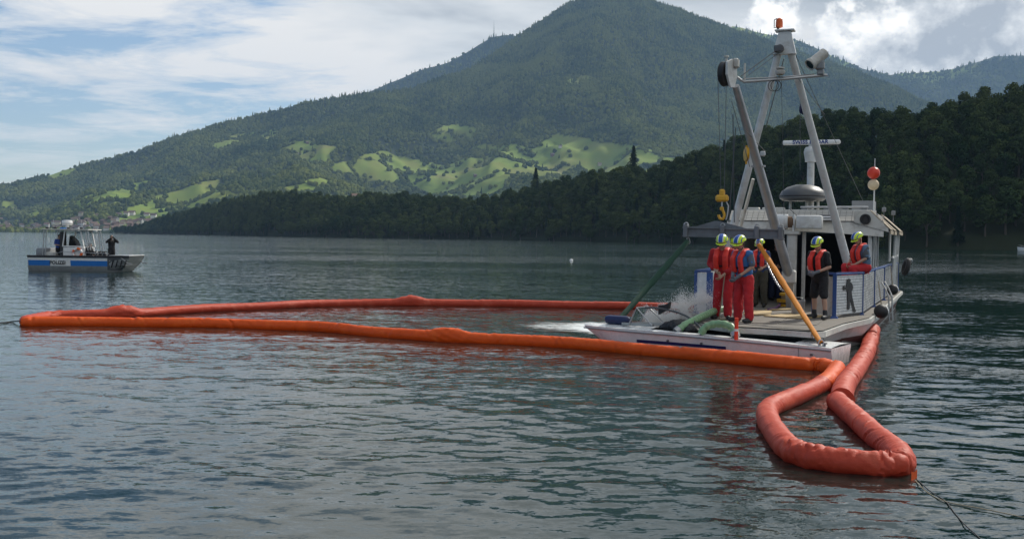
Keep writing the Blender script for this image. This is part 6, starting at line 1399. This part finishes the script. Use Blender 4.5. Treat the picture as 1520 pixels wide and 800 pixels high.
person('person in dark suit sitting on the police launch deck among diving gear', PW(0.32, 0.95, 0.44), (0.95, -0.3), dict(nod=10, lean=10, j=crouch), dict(trousers=C_BLACK, top=C_BLACK), 1.0, voxel=0.014)
person('person in black standing at the police launch bow with camera raised', PW(2.05, 0.8, 0.44), (0.55, -0.8), dict(nod=4, curl=1.0, j=dict(elR=(0.33, 0.18, 1.36), elL=(-0.33, 0.18, 1.36), wrR=(0.09, 0.24, 1.60), wrL=(-0.09, 0.24, 1.60), palmR=(-1, 0, 0))), dict(trousers=C_BLACK, top=C_BLACK), 1.0, voxel=0.014)
cmr = MB(); cc = PW(2.05, 0.8, 0.44) + Vector((0.55, -0.8, 0)).normalized() * 0.30 + Vector((0, 0, 1.66)); cmr.rbox(cc, (0.13, 0.10, 0.09), 0.015); cmr.cyl(cc + Vector((0.02, -0.04, 0)), cc + Vector((0.07, -0.12, 0)), 0.035, 0.04, 12); tag(cmr.build('camera', M_BLACK), 'small black camera held by the person at the police launch bow', 'camera')

# ================================================================== farther things on the lake and shore
def buoy():
    c = at_z(848, 386.5, 0); root = thing('mooring_buoy', 'white round mooring buoy alone on the open lake', 'buoy', c); mb = MB(); mb.sph((0, 0, 0.02), (0.19, 0.19, 0.12), 18, 12); mb.build('float', M_WHITE_CLEAN, root); mb = MB(); mb.tube([(0.06 * math.cos(a), 0, 0.17 + 0.04 * math.sin(a)) for a in [6.283 * k / 10 for k in range(10)]], 0.015, 5, closed=True); mb.build('ring', M_STEEL, root)
buoy()
def cabin_cruiser(px, py, length, label, rz):
    c = at_z(px, py, 0); root = thing('cabin_cruiser', label, 'motorboat', c, rz); mb = MB(); rings = []
    for i in range(17):
        s = i / 16; x = (s - 0.5) * length; b = 0.16 * length * (1 - max(0, (s - 0.5) / 0.5) ** 2.2) + 0.02; zt = 0.10 * length * (1 + 0.5 * s * s); rake = max(0, s - 0.8) * 2
        rings.append([Vector((x, -b, zt)), Vector((x - rake * 0.4, -b * 0.9, 0.05)), Vector((x - rake * 0.8, 0, -0.3)), Vector((x - rake * 0.4, b * 0.9, 0.05)), Vector((x, b, zt))])
    mb.loft(rings); h = mb.build('hull', M_WHITE_CLEAN, root, smooth=40); mb = MB(); mb.rbox((-0.05 * length, 0, 0.155 * length), (0.42 * length, 0.22 * length, 0.11 * length), 0.15, seg=2); cbn = mb.build('cabin', M_WHITE_CLEAN, root)
    for k in range(3):
        for sy in (-1, 1): mb = MB(); mb.rbox((-0.16 * length + 0.10 * length * k, sy * 0.111 * length, 0.165 * length), (0.075 * length, 0.03, 0.045 * length), 0.01); mb.build('window', M_GLASS, cbn)
    mb = MB(); mb.bar((-0.48 * length, -0.15 * length, 0.07 * length), (0.1 * length, -0.165 * length, 0.075 * length), 0.04, 0.12); mb.build('stripe', M_GREY, h); mb = MB(); mb.tube([(0.3 * length, -0.1 * length, 0.14 * length), (0.3 * length, -0.1 * length, 0.2 * length), (0.46 * length, 0, 0.22 * length), (0.3 * length, 0.1 * length, 0.2 * length), (0.3 * length, 0.1 * length, 0.14 * length)], 0.03, 5); mb.build('bow_rail', M_STEEL, root)
cabin_cruiser(1530, 372.5, 8.5, 'white cabin cruiser moored off the dark wooded shore', R(172))
for px_, py_, l_, r_ in ((290, 348.2, 9, 0.3), (164, 346.6, 11, 2.6)): cabin_cruiser(px_, py_, l_, 'small white boat on the lake before the village shore' if px_ < 200 else 'small white boat below the far end of the wood', r_)
# lakeside village
M_ROOFB = mat('brown_roof_tile', (0.13, 0.085, 0.065), 0.85, obj_rand=0.25); WALLS = [('white', mat('white_render', (0.62, 0.60, 0.56), 0.8, obj_rand=0.15)), ('cream', mat('cream_render', (0.50, 0.44, 0.34), 0.8, obj_rand=0.2)), ('brown timber', mat('brown_timber', (0.17, 0.11, 0.07), 0.85, obj_rand=0.3)), ('grey', mat('grey_render', (0.36, 0.36, 0.36), 0.8, obj_rand=0.2))]
def house_meshes(i, wallm, w, d, h, rh):
    mb = MB(); mb.box((0, 0, h / 2 - 1), (w, d, h + 2)); mb.prism([(-w / 2, -d / 2, h), (-w / 2, d / 2, h), (-w / 2, 0, h + rh * 0.94)], (w, 0, 0)); wall = mb.mesh('wall', wallm, smooth=0)
    mb = MB(); ov = 0.9
    for s in (-1, 1): mb.prism([(-w / 2 - ov, s * (d / 2 + ov), h - ov * rh / (d / 2)), (w / 2 + ov, s * (d / 2 + ov), h - ov * rh / (d / 2)), (w / 2 + ov, 0, h + rh), (-w / 2 - ov, 0, h + rh)], (0, 0, 0.35))
    roof_ = mb.mesh('roof', M_ROOFB, smooth=0)
    wins = []
    for k in range(3):
        for lv in (0, 1):
            mb = MB(); mb.box((-w / 2 + w * (k + 0.5) / 3, -d / 2 - 0.05, 2.2 + 3.0 * lv), (1.4, 0.12, 1.5)); wins.append(mb.mesh('window', M_GLASS, smooth=0))
    mb = MB(); mb.box((w * 0.2, d * 0.12, h + rh * 0.8), (0.9, 0.9, 2.2)); chim = mb.mesh('chimney', wallm, smooth=0)
    return wall, roof_, wins, chim
HOUSES = [(nm, house_meshes(i, m, 11 + 2 * (i % 2), 9 + i % 3, 6.5 + (i % 2), 3.4)) for i, (nm, m) in enumerate(WALLS)]
def house(kind, loc, rz, label, group, s=1.0, detail=False):
    nm, (wall, rf, wins, chim) = HOUSES[kind]; o = thing('house', label, 'house', loc, rz, group); o.scale = (s,) * 3
    for n_, me in [('wall', wall), ('roof', rf)] + ([('window', w_) for w_ in wins] + [('chimney', chim)] if detail else []):
        c = bpy.data.objects.new(n_, me); COL.objects.link(c); c.parent = o
rv = np.random.default_rng(12); mpx, mpy = mountain.px, mountain.py
def on_mountain(px, py):
    d = (mpx - px) ** 2 + ((mpy - py) * 1.5) ** 2; d[mountain.nrow:] = 1e9; k = np.unravel_index(np.argmin(d), d.shape); return Vector((mountain.X[k], mountain.Y[k], mountain.Z[k]))
placed = []
for i in range(900):
    px_ = rv.uniform(-12, 226); py_ = rv.uniform(318, 344.5)
    if py_ < 330 and rv.random() < 0.75: continue
    if px_ < 100 and py_ < 333 and rv.random() < 0.8: continue
    w = at_d(px_, py_, 3010 + (344.5 - py_) * 9); gpt = on_mountain(px_, py_); w = Vector((gpt.x + rv.uniform(-15, 15), gpt.y + rv.uniform(-15, 15), max(0.8, gpt.z)))
    if any((w - q_).length < 17 for q_ in placed): continue
    placed.append(w); kd = int(rv.choice(4, p=[0.36, 0.22, 0.24, 0.18]))
    house(kd, w, rv.uniform(-0.6, 0.6), '%s walled village house with pitched roof on the far lake shore' % HOUSES[kd][0], 'houses of the lakeside village', rv.uniform(1.0, 1.5))
    if len(placed) >= 110: break
for px_, py_, kd, s_, lab in ((820, 232, 2, 1.2, 'brown timber chalet on the sunny meadow beside scattered trees'), (833, 219, 0, 1.1, 'white farmhouse high on the sunny meadow'), (890, 246, 1, 1.0, 'cream farmhouse low on the meadow above the dark wood'), (444, 231, 3, 1.0, 'grey barn at the upper left meadow edge'), (215, 316, 3, 1.6, 'grey farm building on the meadow above the village'), (455, 214, 2, 1.0, 'brown timber barn at the top of the upper meadow'), (118, 306, 0, 1.2, 'white farmhouse on the small meadow behind the police launch'), (22, 312, 0, 1.0, 'white house in the trees above the village end'), (706, 262, 2, 1.0, 'brown timber barn in the middle of the sunny meadow')):
    house(kd, on_mountain(px_, py_), 0.3, lab, None, s_, True)
for px_, py_, D_, kd, s_, lab in ((528, 297, 1235, 0, 0.75, 'white house with brown roof among trees on the wooded hill'), (549, 296, 1245, 2, 0.7, 'brown timber house beside the white house on the wooded hill')):
    house(kd, at_d(px_, py_, D_), 0.25, lab, None, s_, True)
def boathouse():
    c = at_z(912, 359.3, 0); root = thing('boathouse', 'low brown boathouse at the water edge below the dark wood', 'boathouse', c, 0.2); mb = MB(); mb.box((0, 3, 0.9), (5.5, 4, 2.4)); mb.build('wall', mat('dark_boathouse_timber', (0.045, 0.034, 0.026), 0.9, vary=0.3), root); mb = MB()
    for s in (-1, 1): mb.prism([(-3.2, 3 + s * 2.5, 1.9), (3.2, 3 + s * 2.5, 1.9), (3.2, 3, 3.2), (-3.2, 3, 3.2)], (0, 0, 0.12))
    mb.build('roof', M_ROOFB, root); mb = MB(); mb.box((0.5, 0.95, 0.7), (2.2, 0.1, 1.6)); mb.build('door', M_DARKIN, root)
boathouse()
def mast_tower():
    c = at_d(733, 55, 8150); root = thing('radio_mast', 'thin radio mast on top of the hazy back ridge', 'antenna', c); 
    for a in (0, 2.09, 4.19): mb = MB(); mb.cyl((5 * math.cos(a), 5 * math.sin(a), -10), (0.8 * math.cos(a), 0.8 * math.sin(a), 95), 1.0, 0.6, 6); mb.build('mast_leg', M_DARKSTEEL, root)
    for z, w in ((40, 9), (62, 7)): mb = MB(); mb.lathe([(w * 0.5, 0), (w * 0.5, 3)], (0, 0, z), 10); mb.build('platform', M_GREY, root)
    mb = MB(); mb.cyl((0, 0, 90), (0, 0, 125), 0.8, 0.4, 6); mb.build('spire', M_DARKSTEEL, root)
mast_tower()

# ================================================================== spray of the bilge pump and foam
def droplets():
    r = random.Random(5); mb = MB()
    for i in range(60000):
        u = r.random() ** 1.2; px = 1058 - 105 * u + r.gauss(0, 8); py = 450 + 30 * u + r.gauss(0, 13 - 5 * u) - 8 * mnoise.noise(Vector((px * 0.05, u * 3, 2))); p = at_d(px, py, 24.6 + r.gauss(0, 0.35)); s = r.uniform(0.002, 0.0062)
        if mnoise.noise(Vector((px * 0.045, py * 0.06, 7))) < -0.08 and r.random() < 0.75: continue
        if p.z < 0.1: continue
        mb.add([p + Vector((s, 0, -s)), p + Vector((-s, s, -s)), p + Vector((-s, -s, -s)), p + Vector((0, 0, s * 1.6))], [(0, 1, 3), (1, 2, 3), (2, 0, 3), (0, 2, 1)])
    tag(mb.build('spray_droplets', M_WHITE_CLEAN, smooth=0), 'white droplets thrown off the bilge pump', 'spray', kind='stuff')
droplets()
def foam():
    """a thin broken film of froth lying on the water"""
    mb = MB(); nx, ny = 60, 16; pts = []
    for i in range(nx + 1):
        for j in range(ny + 1):
            px = 745 + 190 * i / nx; py = 472 + 32 * j / ny; p = at_z(px, py + (px - 745) * 0.03, 0.028); pts.append(p)
    mb.add(pts, [(i * (ny + 1) + j, i * (ny + 1) + j + 1, (i + 1) * (ny + 1) + j + 1, (i + 1) * (ny + 1) + j) for i in range(nx) for j in range(ny)])
    m = bpy.data.materials.new('white_froth'); m.use_nodes = True; t = m.node_tree; L = t.links.new; b = t.nodes['Principled BSDF']; b.inputs['Base Color'].default_value = (0.75, 0.79, 0.79, 1); b.inputs['Roughness'].default_value = 0.7
    g = N(t, 'ShaderNodeNewGeometry'); mp = N(t, 'ShaderNodeMapping'); mp.inputs['Scale'].default_value = (0.5, 1, 1); L(g.outputs['Position'], mp.inputs[0])
    n1 = noise_n(t, mp.outputs[0], 1.6, 7, 0.7, 0.5); n2 = noise_n(t, mp.outputs[0], 14, 5, 0.7, 0.3)
    at = N(t, 'ShaderNodeAttribute', attribute_name='froth')
    f = math_n(t, 'ADD', math_n(t, 'MULTIPLY', n1, 0.65), math_n(t, 'ADD', math_n(t, 'MULTIPLY', n2, 0.45), math_n(t, 'MULTIPLY', at.outputs['Fac'], 0.42)))
    a = math_n(t, 'MULTIPLY', ramp_n(t, f, [(0.66, g3(0)), (0.88, g3(0.9))]), ramp_n(t, at.outputs['Fac'], [(0.02, g3(0)), (0.4, g3(1))]))
    tr = N(t, 'ShaderNodeBsdfTransparent'); mx = N(t, 'ShaderNodeMixShader'); L(a, mx.inputs[0]); L(tr.outputs[0], mx.inputs[1]); L(b.outputs[0], mx.inputs[2]); L(mx.outputs[0], t.nodes['Material Output'].inputs['Surface'])
    o = mb.build('foam', m, smooth=80, fix=False); at_ = o.data.attributes.new('froth', 'FLOAT', 'POINT'); vals = []
    for i in range(nx + 1):
        for j in range(ny + 1):
            u, v = i / nx, j / ny; vals.append(max(0.0, min(1.0, u * 1.4)) * max(0, 1 - ((v - 0.32 - 0.30 * max(0, u - 0.6)) / (0.28 + 0.45 * max(0, u - 0.5))) ** 2) * (1 if u < 0.97 else 0.5))
    at_.data.foreach_set('value', vals)
    tag(o, 'white foam drifting on the water off the speedboat bow', 'foam', kind='stuff')
foam()
